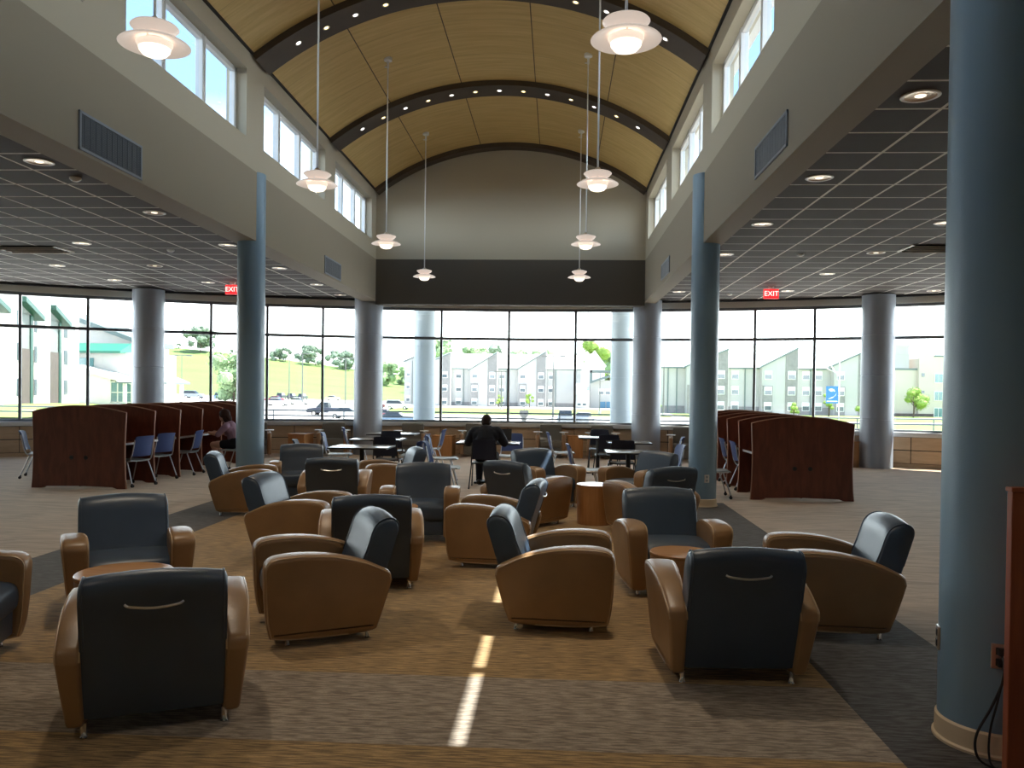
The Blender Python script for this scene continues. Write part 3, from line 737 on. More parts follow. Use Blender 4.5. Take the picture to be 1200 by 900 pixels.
# ---------------------------------------------------------------- wood carrel end at the right picture edge
t = thing('wood_desk', 'tall reddish wood furniture panel at the right picture edge before the near column', 'desk', (2.41, 3.36, 0), 0)
bm = BM(); box2(bm, (-.60, -.02, .10), (.60, .02, 1.30), .004); obj('end_board', bm, M_cherryred := wood_mat('red_cherry', (.24, .052, .02), (.33, .085, .032), .42, (7, 7, 1.2)), t)
bm = BM(); box2(bm, (-.60, -.018, .0), (.60, .018, .095), .003); obj('kick_board', bm, M_cherryred, t)
bm = BM(); box2(bm, (-.605, -.024, 1.30), (.605, .024, 1.318), .003); obj('edge_band', bm, M_cherryred, t)
bm = BM(); box2(bm, (.30, -1.1, .70), (.60, -.025, .735), .003); obj('desktop', bm, M_cherryred, t)
bm = BM(); box2(bm, (.55, -1.1, 0), (.58, -.03, .70), .003); obj('support_panel', bm, M_cherryred, t)

# ---------------------------------------------------------------- column outlets and cord
def outlet(label, cx, cy, r, ang, z, dark=True):
    a = D(ang); n = Vector((sin(a), -cos(a), 0)); p = Vector((cx, cy, 0))+n*(r+.002)
    t = thing('wall_outlet', label, 'outlet', (p.x, p.y, z), a, 'column power outlets')
    bm = BM(); box2(bm, (-.036, -.006, 0), (.036, .006, .115), .003); obj('cover_plate', bm, M_nickel, t)
    for zz in (.032, .083):
        bm = BM(); box2(bm, (-.017, -.009, zz-.017), (.017, -.004, zz+.017), .004); obj('socket', bm, M_blackplastic if dark else M_grey2, t)
M_grey2 = mat('outlet_grey', (.3, .34, .36), .5)
outlet('metal power outlet on the left edge of the near right column', 2.14, 4.1, .235, -106, .42)
outlet('power outlet with black cord plugged in on the near right column', 2.14, 4.1, .235, -20, .42)
outlet('grey power outlet low on the far right blue column', 2.18, 12.3, .205, 8, .36, False)
bm = BM()
P1 = spline([(2.115, 3.855, .45), (2.10, 3.80, .40), (2.05, 3.80, .27), (1.985, 3.80, .14), (1.985, 3.80, .05), (2.02, 3.77, .012), (2.12, 3.72, .008), (2.25, 3.70, .008)], 8)
P2 = spline([(2.115, 3.855, .50), (2.095, 3.79, .44), (2.07, 3.79, .30), (2.04, 3.79, .17), (2.03, 3.78, .06), (2.04, 3.75, .012), (2.10, 3.68, .008)], 8)
P1 = [p+Vector((-.055, .012, 0)) for p in P1]; P2 = [p+Vector((-.055, .012, 0)) for p in P2]
tube(bm, P1, .006, 8); o = tag(obj('power_cord', bm, M_blackplastic, smooth=60), 'black power cord drooping from the near right column outlet to the carpet', 'cord')
bm = BM(); tube(bm, P2, .005, 8); obj('second_strand', bm, M_blackplastic, o, 60)
bm = BM(); box2(bm, (2.04, 3.845, .435), (2.08, 3.872, .468), .005); box2(bm, (2.04, 3.845, .487), (2.08, 3.872, .52), .005); obj('plug', bm, M_blackplastic, o)

# ---------------------------------------------------------------- blue stacking chairs on casters
def make_chair(name, mback, mseat, mframe, casters=True):
    t = thing(name, 'chair', 'chair')
    bm = BM(); rings = []
    for k in range(9):
        x = lerp(-.215, .215, k/8); dish = .012*(1-(x/.215)**2); e_ = .02*(abs(x)/.215)**4
        rings.append([(x, -.20, .445-dish), (x, -.05, .437-dish), (x, .12, .443-dish), (x, .22-e_, .445-dish), (x, .245-e_, .43-dish), (x, .24-e_, .42-dish), (x, .1, .42-dish), (x, -.05, .414-dish), (x, -.20, .422-dish)])
    loft(bm, rings); obj('seat', bm, mseat, t, 50)
    bm = BM(); rings = []
    for k in range(9):
        x = lerp(-.205, .205, k/8); cv = .045*(1-(x/.205)**2); r = []
        for z, y in ((.50, -.215), (.58, -.245), (.68, -.265), (.78, -.285), (.845, -.31)):
            r.append((x*(1-.06*(z-.5)/.35), y-cv, z - (.012 if z > .8 else 0)*(abs(x)/.205)**4))
        rings.append(r+[(p[0], p[1]+.016, p[2]) for p in r[::-1]])
    loft(bm, rings); obj('backrest', bm, mback, t, 50)
    bm = BM()
    for s_ in (-1, 1):
        tube(bm, spline([(s_*.215, .19, .425), (s_*.222, .02, .42), (s_*.222, -.17, .43), (s_*.215, -.225, .50), (s_*.205, -.25, .60), (s_*.20, -.285, .78)], 5), .011, 8)
    tube(bm, [(-.222, -.14, .42), (.222, -.14, .42)], .010, 8); tube(bm, [(-.215, .17, .418), (.215, .17, .418)], .010, 8)
    obj('frame', bm, mframe, t, 60)
    for sx in (-1, 1):
        for sy in (-1, 1):
            bm = BM(); zt = .06 if casters else 0.008
            tube(bm, [(sx*.222, sy*.12-.02, .42), (sx*.25, sy*.25-.03, zt)], .011, 8); lg = obj('leg', bm, mframe, t, 60)
            if casters:
                bm = BM(); cyl(bm, (sx*.25-.018, sy*.255-.035, .025), (sx*.25-.004, sy*.255-.035, .025), .025, n=14); cyl(bm, (sx*.25+.004, sy*.255-.035, .025), (sx*.25+.018, sy*.255-.035, .025), .025, n=14)
                cyl(bm, (sx*.25, sy*.25-.03, .03), (sx*.25, sy*.25-.03, .065), .014, n=10); obj('caster', bm, M_blackplastic, lg, 40)
            else:
                bm = BM(); cyl(bm, (sx*.25, sy*.25-.03, 0), (sx*.25, sy*.25-.03, .02), .014, n=10); obj('glide', bm, M_blackplastic, lg, 40)
    return t
CAR = [  # study carrel chairs
 ('blue-backed caster chair at the first bay of the left carrels', -7.14, 13.36, 72),
 ('blue-backed caster chair at the second bay of the left carrels', -7.22, 14.30, 70),
 ('blue-backed caster chair at the third bay of the left carrels', -7.10, 15.22, 94),
 ('chair under the seated woman at the left carrels', -6.40, 15.97, 90),
 ('dark blue chair alone on the outer left side of the left carrels', -9.32, 14.3, -66),
 ('chair pulled out from the right carrels, grey seat edge showing beside the blue column', 2.55, 13.3, -92),
 ('blue-backed caster chair tucked into the second bay of the right carrels', 3.38, 14.48, -90),
 ('blue-backed caster chair tucked into the third bay of the right carrels', 3.38, 15.41, -90),
 ('blue-backed caster chair tucked into the fourth bay of the right carrels', 3.38, 16.34, -92)]
c0 = make_chair('stacking_chair', M_bluemesh, M_grey2, M_tubegrey)
for i, (lab, x, y, a) in enumerate(CAR):
    if i: copy_tree(c0, lab, (x, y, 0), D(a))
c0['label'] = CAR[0][0]; c0['group'] = 'blue chairs at the study carrels'; c0.location = (CAR[0][1], CAR[0][2], 0); c0.rotation_euler = (0, 0, D(CAR[0][3]))
for o in [o for o in bpy.data.objects if o.name.startswith('stacking_chair')]: o['group'] = 'blue chairs at the study carrels'

# ---------------------------------------------------------------- dining tables and their chairs
def table(label, x, y, a, w, d):
    t = thing('dining_table', label, 'table', (x, y, 0), D(a), 'grey dining tables')
    bm = BM(); box2(bm, (-w/2, -d/2, .708), (w/2, d/2, .735), .010, 3); tp = obj('tabletop', bm, M_top, t, 40)
    bm = BM()
    for s_ in (-1, 1):
        box2(bm, (-w/2-.002, s_*(d/2-.003)-.004, .709), (w/2+.002, s_*(d/2-.003)+.004, .734)); box2(bm, (s_*(w/2-.003)-.004, -d/2, .709), (s_*(w/2-.003)+.004, d/2, .734))
    obj('edge_band', bm, M_blackplastic, tp)
    bm = BM(); cyl(bm, (0, 0, .04), (0, 0, .708), .038, n=18); lathe(bm, [(0, .69), (.12, .70), (.12, .708), (0, .708)], n=20); obj('pedestal', bm, M_blackplastic, t, 40)
    for k in range(2):
        bm = BM(); box(bm, (0, 0, .02+.0*k), (.06, d*.86, .035), D(90*k+45), .012, 2); obj('foot', bm, M_blackplastic, t)
table('grey table nearest the camera in the left table cluster, bright reflection on top', -3.16, 13.15, 0, .95, .75)
table('grey table second back in the left table cluster', -3.36, 15.25, 0, .95, .75)
table('grey table at the back of the left table cluster by the window column', -3.45, 17.15, 0, 1.0, .75)
table('grey table with white papers where the man sits', -1.22, 14.75, 0, 1.12, .76)
table('grey table at the back left of the right table cluster', .86, 16.95, 0, .8, .75)
table('grey table second back in the right table cluster', 1.36, 15.45, 0, .8, .75)
table('grey table nearest the camera in the right table cluster', 1.14, 13.0, 0, .72, .75)
DC = [
 ('blue chair at the right end of the nearest left cluster table', -2.50, 13.15, 86),
 ('dark chair back seen from behind between the left cluster tables', -2.98, 14.35, 0),
 ('dark chair at the near left corner of the front left table', -3.92, 13.05, -80),
 ('small blue chair left of the second table in the left cluster', -4.12, 15.3, -80),
 ('small blue chair in front of the left window column at the back left table', -4.24, 17.3, -75),
 ('dark chair seen from behind at the back table of the left cluster', -3.3, 16.35, 4),
 ('blue chair at the right end of the second left cluster table, standing sideways', -2.72, 15.25, 88),
 ('blue chair at the right end of the back left cluster table, standing sideways', -2.66, 17.05, 88),
 ('blue chair turned right just left of the seated man', -1.78, 13.02, -88),
 ('blue chair at the left end of the table where the man sits', -2.02, 14.75, -84),
 ('blue chair at the far side of the table where the man sits', -.86, 15.55, 178),
 ('blue chair at the left end of the back table in the right cluster', .14, 16.6, -86),
 ('blue chair at the left end of the nearest right cluster table', .50, 13.0, -88),
 ('dark chair behind the back left table of the right cluster', .95, 17.75, 180),
 ('small blue chair at the right end of the second table in the right cluster', 2.06, 15.5, 84),
 ('dark chair seen from behind in the middle of the right cluster', 1.15, 14.45, 0),
 ('dark chair seen from behind at the back of the right cluster', 1.0, 16.2, 4),
 ('silver-edged chair at the right end of the nearest right cluster table', 1.70, 13.15, 100)]
M_darkback = mat('dark_chair_mesh', (.02, .026, .05), .55, spec=.3)
d0 = make_chair('dining_chair', M_bluemesh, M_grey2, M_tubegrey, False)
d1 = make_chair('dining_chair', M_darkback, M_blackplastic, M_blackplastic, False)
seen = {'b': None, 'd': None}
for lab, x, y, a in DC:
    k = 'd' if lab.startswith('dark') else 'b'; src = d1 if k == 'd' else d0
    if seen[k] is None:
        seen[k] = src; kk = src
        CH[src.name] = [(c, kids(c)) for c in kids(src)]
        src['label'] = lab; src.location = (x, y, 0); src.rotation_euler = (0, 0, D(a))
    else: kk = copy_tree(src, lab, (x, y, 0), D(a))
    kk['group'] = 'chairs around the dining tables'
# black chair of the seated man
d2 = copy_tree(d1, 'black chair under the seated man', (-1.22, 14.02, 0), D(0), 'chairs around the dining tables')

# papers on the man's table
M_paper = mat('white_paper', (.85, .86, .86), .55)
for lab, x, y, a in (('white sheet of paper at the left end of the table where the man sits', -1.62, 14.55, 8), ('white sheet of paper farther back on the table where the man sits', -1.58, 14.9, -6), ('white sheet of paper at the right end of the table where the man sits', -.84, 14.75, 4)):
    bm = BM(); box(bm, (0, 0, .0015), (.215, .28, .003)); o = tag(obj('paper_sheet', bm, M_paper, loc=(x, y, .736)), lab, 'paper', 'papers on the man table'); o.rotation_euler = (0, 0, D(a))
t = thing('laptop', 'open black laptop in front of the seated man', 'laptop', (-1.0, 15.0, .736), D(0))
bm = BM(); box2(bm, (-.17, -.12, 0), (.17, .12, .016), .004); obj('keyboard_base', bm, M_blackplastic, t)
bm = BM(); box(bm, (0, .15, .115), (.34, .010, .22), Matrix.Rotation(D(-16), 3, 'X'), .003); obj('screen_lid', bm, M_blackplastic, t)

# ---------------------------------------------------------------- window armchairs with tablet arms, wood cubes
def make_tablet_chair():
    t = thing('tablet_armchair', 'x', 'armchair')
    bm = BM(); prof = catmull2([(-.33, .16), (-.36, .45), (-.40, .74), (-.385, .80), (-.33, .80), (-.28, .74), (-.22, .5), (-.18, .40), (-.17, .16)], 4)
    rings = []
    for x, d in ((-.275, .02), (-.26, .004), (-.15, 0), (0, -.004), (.15, 0), (.26, .004), (.275, .02)): rings.append([(x, p[0], p[1]-(d if p[1] > .5 else 0)) for p in prof])
    loft(bm, rings); obj('backrest', bm, M_olive, t, 55)
    bm = BM(); box2(bm, (-.27, -.2, .27), (.27, .37, .43), .035, 3); obj('seat_cushion', bm, M_olive, t, 50)
    bm = BM(); box2(bm, (-.27, -.28, .07), (.27, .34, .27), .012); obj('seat_base', bm, M_olive, t, 40)
    for s_ in (-1, 1):
        bm = BM(); box2(bm, (s_*.275, -.33, .06), (s_*.375, .36, .58), .03, 3); a = obj('arm', bm, M_armdark, t, 50)
        bm = BM(); t_ = BM(); t_.free()
        lathe(bm, [(0, .632), (.15, .632), (.155, .640), (.15, .648), (0, .648)], n=28)
        for v in bm.verts: v.co = Vector((v.co.x*.72+s_*.325, v.co.y*1.05+.10, v.co.z))
        obj('tablet_top', bm, M_tablet, a, 40)
        bm = BM(); cyl(bm, (s_*.325, .1, .57), (s_*.325, .1, .634), .03, n=14); obj('tablet_post', bm, M_nickel, a, 40)
    for x in (-.32, .32):
        for y in (-.28, .31):
            bm = BM(); cyl(bm, (x, y, 0), (x, y, .065), .016, n=12); obj('leg', bm, M_chrome, t, 40)
    return t
M_armdark = mat('dark_caramel_vinyl', (.30, .175, .09), .42, spec=.5)
WC = [('charcoal tablet-arm armchair under the window directly right of the seated man', -.14, 20.62, 180),
      ('charcoal tablet-arm armchair under the window right of the left window column', -3.62, 20.25, 184),
      ('charcoal tablet-arm armchair under the window directly behind the seated man', -2.05, 20.62, 182),
      ('charcoal tablet-arm armchair under the window behind the right table cluster', 1.15, 20.55, 178),
      ('charcoal tablet-arm armchair under the window right of the right window column', 3.12, 20.1, 172),
      ('charcoal tablet-arm armchair under the window left of the left window column', -5.55, 20.02, 192),
      ('charcoal tablet-arm armchair beside the left blue column, mostly hidden by it', -7.3, 19.45, 200)]
w0 = make_tablet_chair()
for i, (lab, x, y, a) in enumerate(WC):
    if i: copy_tree(w0, lab, (x, y, 0), D(a), 'tablet armchairs along the window wall')
w0['label'] = WC[0][0]; w0['group'] = 'tablet armchairs along the window wall'; w0.location = (WC[0][1], WC[0][2], 0); w0.rotation_euler = (0, 0, D(WC[0][3]))
def cube(label, x, y, a, w, h):
    t = thing('cube_table', label, 'side table', (x, y, 0), D(a), 'orange wood tables under the window')
    bm = BM(); box2(bm, (-w/2, -w/2, h-.03), (w/2, w/2, h), .006); obj('tabletop', bm, M_mapletop, t)
    bm = BM(); box2(bm, (-w/2+.008, -w/2+.008, .0), (w/2-.008, w/2-.008, h-.03), .006); obj('cube_body', bm, M_maple, t)
cube('orange wood cube table right of the armchair beside the seated man', .47, 20.7, 2, .40, .56)
cube('orange wood cube table left of the seated man under the window', -2.85, 20.6, -3, .52, .52)
cube('orange wood cube table under the window left of the left window column', -6.25, 19.68, -12, .46, .56)
cube('wood cube table at the foot of the right grey window column', 6.72, 19.35, 18, .42, .6)
# ---------------------------------------------------------------- people
M_skin = mat('skin', (.42, .235, .16), .5, spec=.4); M_skin2 = mat('skin_light', (.56, .34, .25), .5, spec=.4)
M_jacket = mat('dark_jacket_cloth', (.012, .014, .020), .75, spec=.2, bump=.2, bscale=90); M_trouser = mat('dark_trousers', (.015, .016, .022), .8, spec=.2)
M_hairdark = mat('dark_brown_hair', (.028, .016, .012), .7, spec=.2, bump=.4, bscale=160); M_hairred = mat('auburn_brown_hair', (.04, .018, .013), .75, spec=.15, bump=.4, bscale=160)
M_shoe = mat('black_shoe', (.012, .012, .012), .45); M_eye = mat('eye', (.75, .75, .72), .2); M_mauve = mat('mauve_cotton', (.30, .20, .27), .8, spec=.2, bump=.15, bscale=90); M_lip = mat('lip', (.36, .14, .12), .5)
def capsule(bm, p0, r0, p1, r1, n=12):
    p0, p1 = Vector(p0), Vector(p1)
    ell(bm, p0, (r0,)*3, 2); ell(bm, p1, (r1,)*3, 2); cyl(bm, p0, p1, r0, r1, n)
def blob(name, caps, ells, voxel, m, parent, smooth_it=5):
    """one continuous surface grown over limb capsules (p0,r0,p1,r1) and ellipsoids (c, radii, rot)"""
    bm = BM()
    for c in caps: capsule(bm, *c)
    for e_ in ells: ell(bm, e_[0], e_[1], 3, e_[2] if len(e_) > 2 else None)
    me = bpy.data.meshes.new('limbs'); bmesh.ops.recalc_face_normals(bm, faces=bm.faces[:]); bm.to_mesh(me); bm.free()
    o = bpy.data.objects.new('limbs', me); COL.objects.link(o)
    r = o.modifiers.new('r', 'REMESH'); r.mode = 'VOXEL'; r.voxel_size = voxel
    s = o.modifiers.new('s', 'SMOOTH'); s.factor = .5; s.iterations = smooth_it
    dg = bpy.context.evaluated_depsgraph_get(); me2 = bpy.data.meshes.new_from_object(o.evaluated_get(dg))
    bpy.data.objects.remove(o); bpy.data.meshes.remove(me)
    b2 = BM(); b2.from_mesh(me2); bpy.data.meshes.remove(me2)
    return obj(name, b2, m, parent, 180)
def finger_chain(base, dirs, lens, r):
    out = []; p = Vector(base)
    for k, (d, l) in enumerate(zip(dirs, lens)):
        q = p+Vector(d).normalized()*l; out.append((p, r*(1-.08*k), q, r*(1-.08*(k+1)))); p = q
    return out
def hand(wrist, fwd, side, up=(0, 0, 1), curl=.35):
    """palm plus five separate fingers; fwd = pointing direction, side = towards the thumb"""
    w = Vector(wrist); f = Vector(fwd).normalized(); s = Vector(side).normalized(); u = Vector(up)
    caps = []
    for k in (-1.5, -.5, .5, 1.5):      # metacarpals: index first on the thumb side
        b = w+f*.085-s*(k*.019)
        caps.append((w+f*.012-s*(k*.011), .014, b, .0115))
        L_ = {-1.5: (.040, .024, .02), -.5: (.045, .028, .022), .5: (.042, .026, .021), 1.5: (.032, .02, .018)}[k]
        dn = [f-u*(curl*.5)-s*(k*.05), f-u*(curl*1.3)-s*(k*.05), f-u*(curl*2.0)-s*(k*.04)]
        caps += finger_chain(b, dn, L_, .0085)
    tb = w+f*.028+s*.022
    caps += finger_chain(tb, [f*.7+s*.8-u*.15, f+s*.25-u*.2, f-u*.25], (.036, .03, .024), .0100)
    return caps
def head(t, c, tilt, m, mhair, female=False):
    """face parts: c head centre, local facing +y"""
    R_ = Matrix.Rotation(tilt, 3, 'X'); P = lambda v: Vector(c)+R_ @ Vector(v)
    for s_ in (-1, 1):
        bm = BM(); ell(bm, P((s_*.031, .086, .008)), (.012, .008, .009), 2); obj('eye', bm, M_eye, t, 180)
    bm = BM(); ell(bm, P((0, .09, -.058)), (.022, .006, .007), 2); obj('mouth', bm, M_lip, t, 180)
    e_ = [(c, (.080, .099, .120), R_), (P((0, .04, -.055)), (.061, .060, .060), R_), (P((0, .098, -.018)), (.012, .016, .024), R_),
          (P((-.075, .0, -.005)), (.010, .020, .030), R_), (P((.075, .0, -.005)), (.010, .020, .030), R_)]
    return e_
# the seated man (faces the window, +y)
t = thing('person', 'broad man in dark jacket seated at the middle table with his back to the camera', 'person', (-1.22, 14.0, 0), 0)
hc = (0, .185, 1.118); sk = []
torso = [((0, -.03, .60), .145, (0, .02, .78), .165), ((0, .02, .78), .165, (0, .08, .91), .155), ((-.19, .09, .955), .075, (.19, .09, .955), .075), ((0, .10, .97), .09, (0, .145, 1.06), .058)]
arms = []
for s_ in (-1, 1): arms += [((s_*.215, .09, .94), .075, (s_*.315, .20, .76), .058), ((s_*.315, .20, .76), .056, (s_*.20, .455, .775), .036)]
legs = []
for s_ in (-1, 1): legs += [((s_*.09, 0, .545), .095, (s_*.135, .40, .525), .072), ((s_*.135, .40, .525), .068, (s_*.13, .36, .10), .045), ((s_*.13, .33, .055), .042, (s_*.14, .52, .042), .036)]
hands = hand((-.20, .455, .775), (.25, 1, -.12), (1, -.2, 0)) + hand((.20, .455, .775), (-.25, 1, -.12), (-1, -.2, 0))
blob('body', torso+arms+legs+hands, head(t, hc, D(-14), M_skin, M_hairdark), .0065, M_skin, t)
infl = lambda L_, d: [(p, r+d, q, s+d) for p, r, q, s in L_]
blob('jacket', infl(torso[:3], .022)+[((0, .10, .95), .10, (0, .12, 1.015), .075)]+infl(arms, .016), [((0, -.05, .60), (.20, .15, .13)), ((-.12, .08, .90), (.13, .13, .12)), ((.12, .08, .90), (.13, .13, .12))], .010, M_jacket, t, 6)
blob('trousers', infl([l for i, l in enumerate(legs) if i % 3 < 2], .012)+[((-.08, 0, .56), .115, (.08, 0, .56), .115)], [], .010, M_trouser, t)
for s_ in (-1, 1): blob('shoe', [((s_*.13, .30, .055), .045, (s_*.14, .50, .043), .040), ((s_*.13, .33, .07), .048, (s_*.137, .42, .06), .046)], [], .009, M_shoe, t)
Rm = Matrix.Rotation(D(-14), 3, 'X'); blob('hair', [], [(Vector(hc)+Rm @ Vector((0, -.014, .022)), (.091, .100, .115), Rm), (Vector(hc)+Rm @ Vector((0, -.055, -.03)), (.074, .055, .065), Rm)], .008, M_hairdark, t)
# the seated woman (faces the left carrels, local +y is world -x)
t = thing('person', 'woman in mauve top with brown hair bent over a desk at the left carrels', 'person', (-6.41, 15.97, 0), D(90))
hc = (0, .215, 1.09)
torso = [((0, -.02, .58), .125, (0, .04, .75), .115), ((0, .04, .75), .115, (0, .11, .88), .12), ((-.135, .12, .905), .055, (.135, .12, .905), .055), ((0, .13, .92), .065, (0, .18, 1.02), .046)]
arms = []
for s_ in (-1, 1): arms += [((s_*.16, .12, .895), .052, (s_*.21, .26, .73), .042), ((s_*.21, .26, .73), .040, (s_*.12, .48, .765), .028)]
legs = []
for s_ in (-1, 1): legs += [((s_*.085, 0, .535), .085, (s_*.10, .40, .525), .062), ((s_*.10, .40, .525), .058, (s_*.09, .25, .10), .036), ((s_*.09, .23, .05), .034, (s_*.095, .40, .038), .03)]
hands = hand((-.12, .48, .765), (.15, 1, -.1), (1, -.1, 0), curl=.3) + hand((.12, .48, .765), (-.15, 1, -.1), (-1, -.1, 0), curl=.3)
blob('body', torso+arms+legs+hands, head(t, hc, D(-30), M_skin2, M_hairred), .0062, M_skin2, t)
blob('top', infl(torso[:3], .014)+infl([a for i, a in enumerate(arms) if i % 2 == 0], .014), [((0, .10, .84), (.165, .125, .11))], .0095, M_mauve, t)
blob('shorts', [((s_*.085, 0, .54), .10, (s_*.093, .20, .535), .088) for s_ in (-1, 1)]+[((-.07, -.02, .57), .115, (.07, -.02, .57), .115)], [], .0095, M_trouser, t)
for s_ in (-1, 1): blob('shoe', [((s_*.09, .21, .05), .04, (s_*.095, .39, .04), .036)], [], .009, M_shoe, t)
Rm = Matrix.Rotation(D(-30), 3, 'X'); H = lambda v: Vector(hc)+Rm @ Vector(v)
blob('hair', [], [(H((0, -.022, .028)), (.098, .108, .118), Rm), (H((0, -.055, -.06)), (.082, .06, .10), Rm), (H((-.06, -.01, -.07)), (.03, .05, .085), Rm), (H((.06, -.01, -.07)), (.03, .05, .085), Rm)], .008, M_hairred, t)
bm = BM(); box(bm, (-7.10, 15.86, .739), (.18, .26, .006), D(6)); tag(obj('notebook', bm, M_paper), 'open white notebook under the woman hands on the left carrel desk', 'notebook')
# ---------------------------------------------------------------- outdoors: ground, lawns, hill
M_conc = mat('pale_concrete', (.52, .50, .47), .85, var=.08, vscale=.15); M_lawn = mat('lawn_grass', (.16, .24, .05), .9, var=.2, vscale=.3)
M_hill = mat('hill_meadow', (.125, .19, .045), .9, var=.14, vscale=.03, stretch=(1, 3, 1)); M_leafd = mat('leaf_dark_hazed', (.20, .26, .19), .85, var=.35, vscale=.6); M_leafm = mat('leaf_mid_hazed', (.25, .35, .18), .85, var=.3, vscale=.6)  # dark and mid leaf colours are paled to carry distance haze
M_leafl = mat('leaf_light', (.22, .33, .06), .7, var=.25, vscale=1.5); M_bark = mat('bark', (.09, .065, .045), .9)
M_siding = mat('grey_siding', (.42, .41, .395), .7, var=.05, vscale=.3); M_brick = mat('taupe_brick', (.235, .225, .22), .85, var=.12, vscale=2); M_whiteroof = mat('white_metal_roof', (.82, .82, .80), .4)
M_bwhite = mat('white_siding', (.72, .70, .66), .7); M_eave = mat('grey_green_eave', (.13, .17, .165), .6); M_greentrim = mat('green_trim', (.012, .065, .048), .5); M_greenroof = mat('green_metal_roof', (.03, .17, .115), .45); M_win = mat('window_dark_glass', (.07, .10, .12), .12, spec=.8); M_shade = mat('window_blind', (.75, .75, .72), .6)
M_cladding = mat('grey_green_cladding', (.17, .19, .18), .7); M_brickbrown = mat('brown_brick', (.085, .068, .06), .85, var=.12, vscale=2); M_teal = mat('teal_glass', (.05, .17, .18), .12, spec=.8); M_pole = mat('pole_metal', (.14, .14, .13), .5, metal=.4); M_rail = mat('rail_metal', (.10, .12, .13), .5, metal=.2)
M_bluesign = mat('banner_blue', (.02, .16, .42), .5); M_whiteb = mat('banner_white', (.8, .82, .84), .5); M_tire = mat('tyre', (.015, .015, .015), .8); M_cglass = mat('car_glass', (.03, .035, .04), .1, spec=.8); M_bluedoor = mat('blue_door', (.03, .16, .28), .3)
def ss(x): x = min(1, max(0, x)); return x*x*(3-2*x)
def tz(x, y):
    a = ss((-x/max(y, 40.)-.2)/.5); z = -2.2+2.3*a
    k = ss((y-29)/30.); z = lerp(-.35, z, k)
    if y > 250:                                        # the grassy hill rises behind the car park
        top = lerp(22.5, 4.0, ss((x+215)/190.)*.55+.45*min(1, max(0, (x+215)/190.)))
        z += (top-z)*min(1, (y-250)/150.)**1.08
    return z
def gridmesh(xs, ys, zf, dz=0):
    bm = BM(); V = [[bm.verts.new((x, y, zf(x, y)+dz)) for x in xs] for y in ys]
    for j in range(len(ys)-1):
        for i in range(len(xs)-1): bm.faces.new((V[j][i], V[j][i+1], V[j+1][i+1], V[j+1][i]))
    return bm
def frange(a, b, s): return [a+i*s for i in range(int(round((b-a)/s))+1)]
o = struct('ground_car_park', gridmesh(frange(-290, 190, 8), [23, 26, 29, 32, 36, 40, 46, 52, 60, 70, 80, 90, 100, 115, 130, 145, 160, 175, 190, 205, 220, 235, 250], tz), M_conc, smooth=60)
o = struct('ground_hill', gridmesh(frange(-290, 190, 8), frange(250, 410, 8)+[430, 470], tz), M_hill, smooth=60)
def lawn(name, xs, ys): struct(name, gridmesh(xs, ys, tz, .06), M_lawn, smooth=60)
lawn('ground_lawn', frange(-32, 18, 5), frange(126, 172, 5.75)); lawn('ground_lawn_right', frange(20, 110, 6), frange(62, 112, 5)); lawn('ground_lawn_right_far', frange(20, 110, 6), frange(118, 148, 5))
bm = BM()
for k in range(14):
    y0_, y1_ = 42+k*3, 45+k*3; f = lambda y: -42-(y-60)*.267
    a_ = [(f(y0_)+1, y0_), (f(y0_)+9, y0_), (f(y1_)+9, y1_), (f(y1_)+1, y1_)]
    bm.faces.new([bm.verts.new((x, y, tz(x, y)+.08)) for x, y in a_])
struct('ground_lawn_left', bm, M_lawn)
# patio, railing, roof canopy and its columns
bm = BM(); prism(bm, [arc(a, 22.12) for a in MULL] + [(18, 28.2), (-21, 28.2)], 'z', -.4, -.08); struct('ground_patio', bm, M_conc)
bm = BM(); box2(bm, (-9.5, 21.9, 5.05), (7.2, 28.0, 5.45)); struct('roof_canopy', bm, M_upper)
M_colout = mat('outdoor_column_paint', (.42, .50, .56), .4)
for x in (-4.25, 2.03): column('column_outdoor', x, 26.0, .345, 5.05, M_colout, False, (1.12, 2.12, 3.05, 4.0), -.1)
t = thing('railing', 'grey metal railing with posts along the terrace outside the curved windows', 'railing', (0, 27.5, -.08))
for z in (.98, .80):
    bm = BM(); tube(bm, [(-20, 0, z), (18, 0, z)], .026, 8); obj('rail', bm, M_rail, t, 60)
for k in range(16):
    bm = BM(); cyl(bm, (-19.5+k*2.45, 0, 0), (-19.5+k*2.45, 0, .98), .022, n=8); obj('post', bm, M_rail, t, 60)

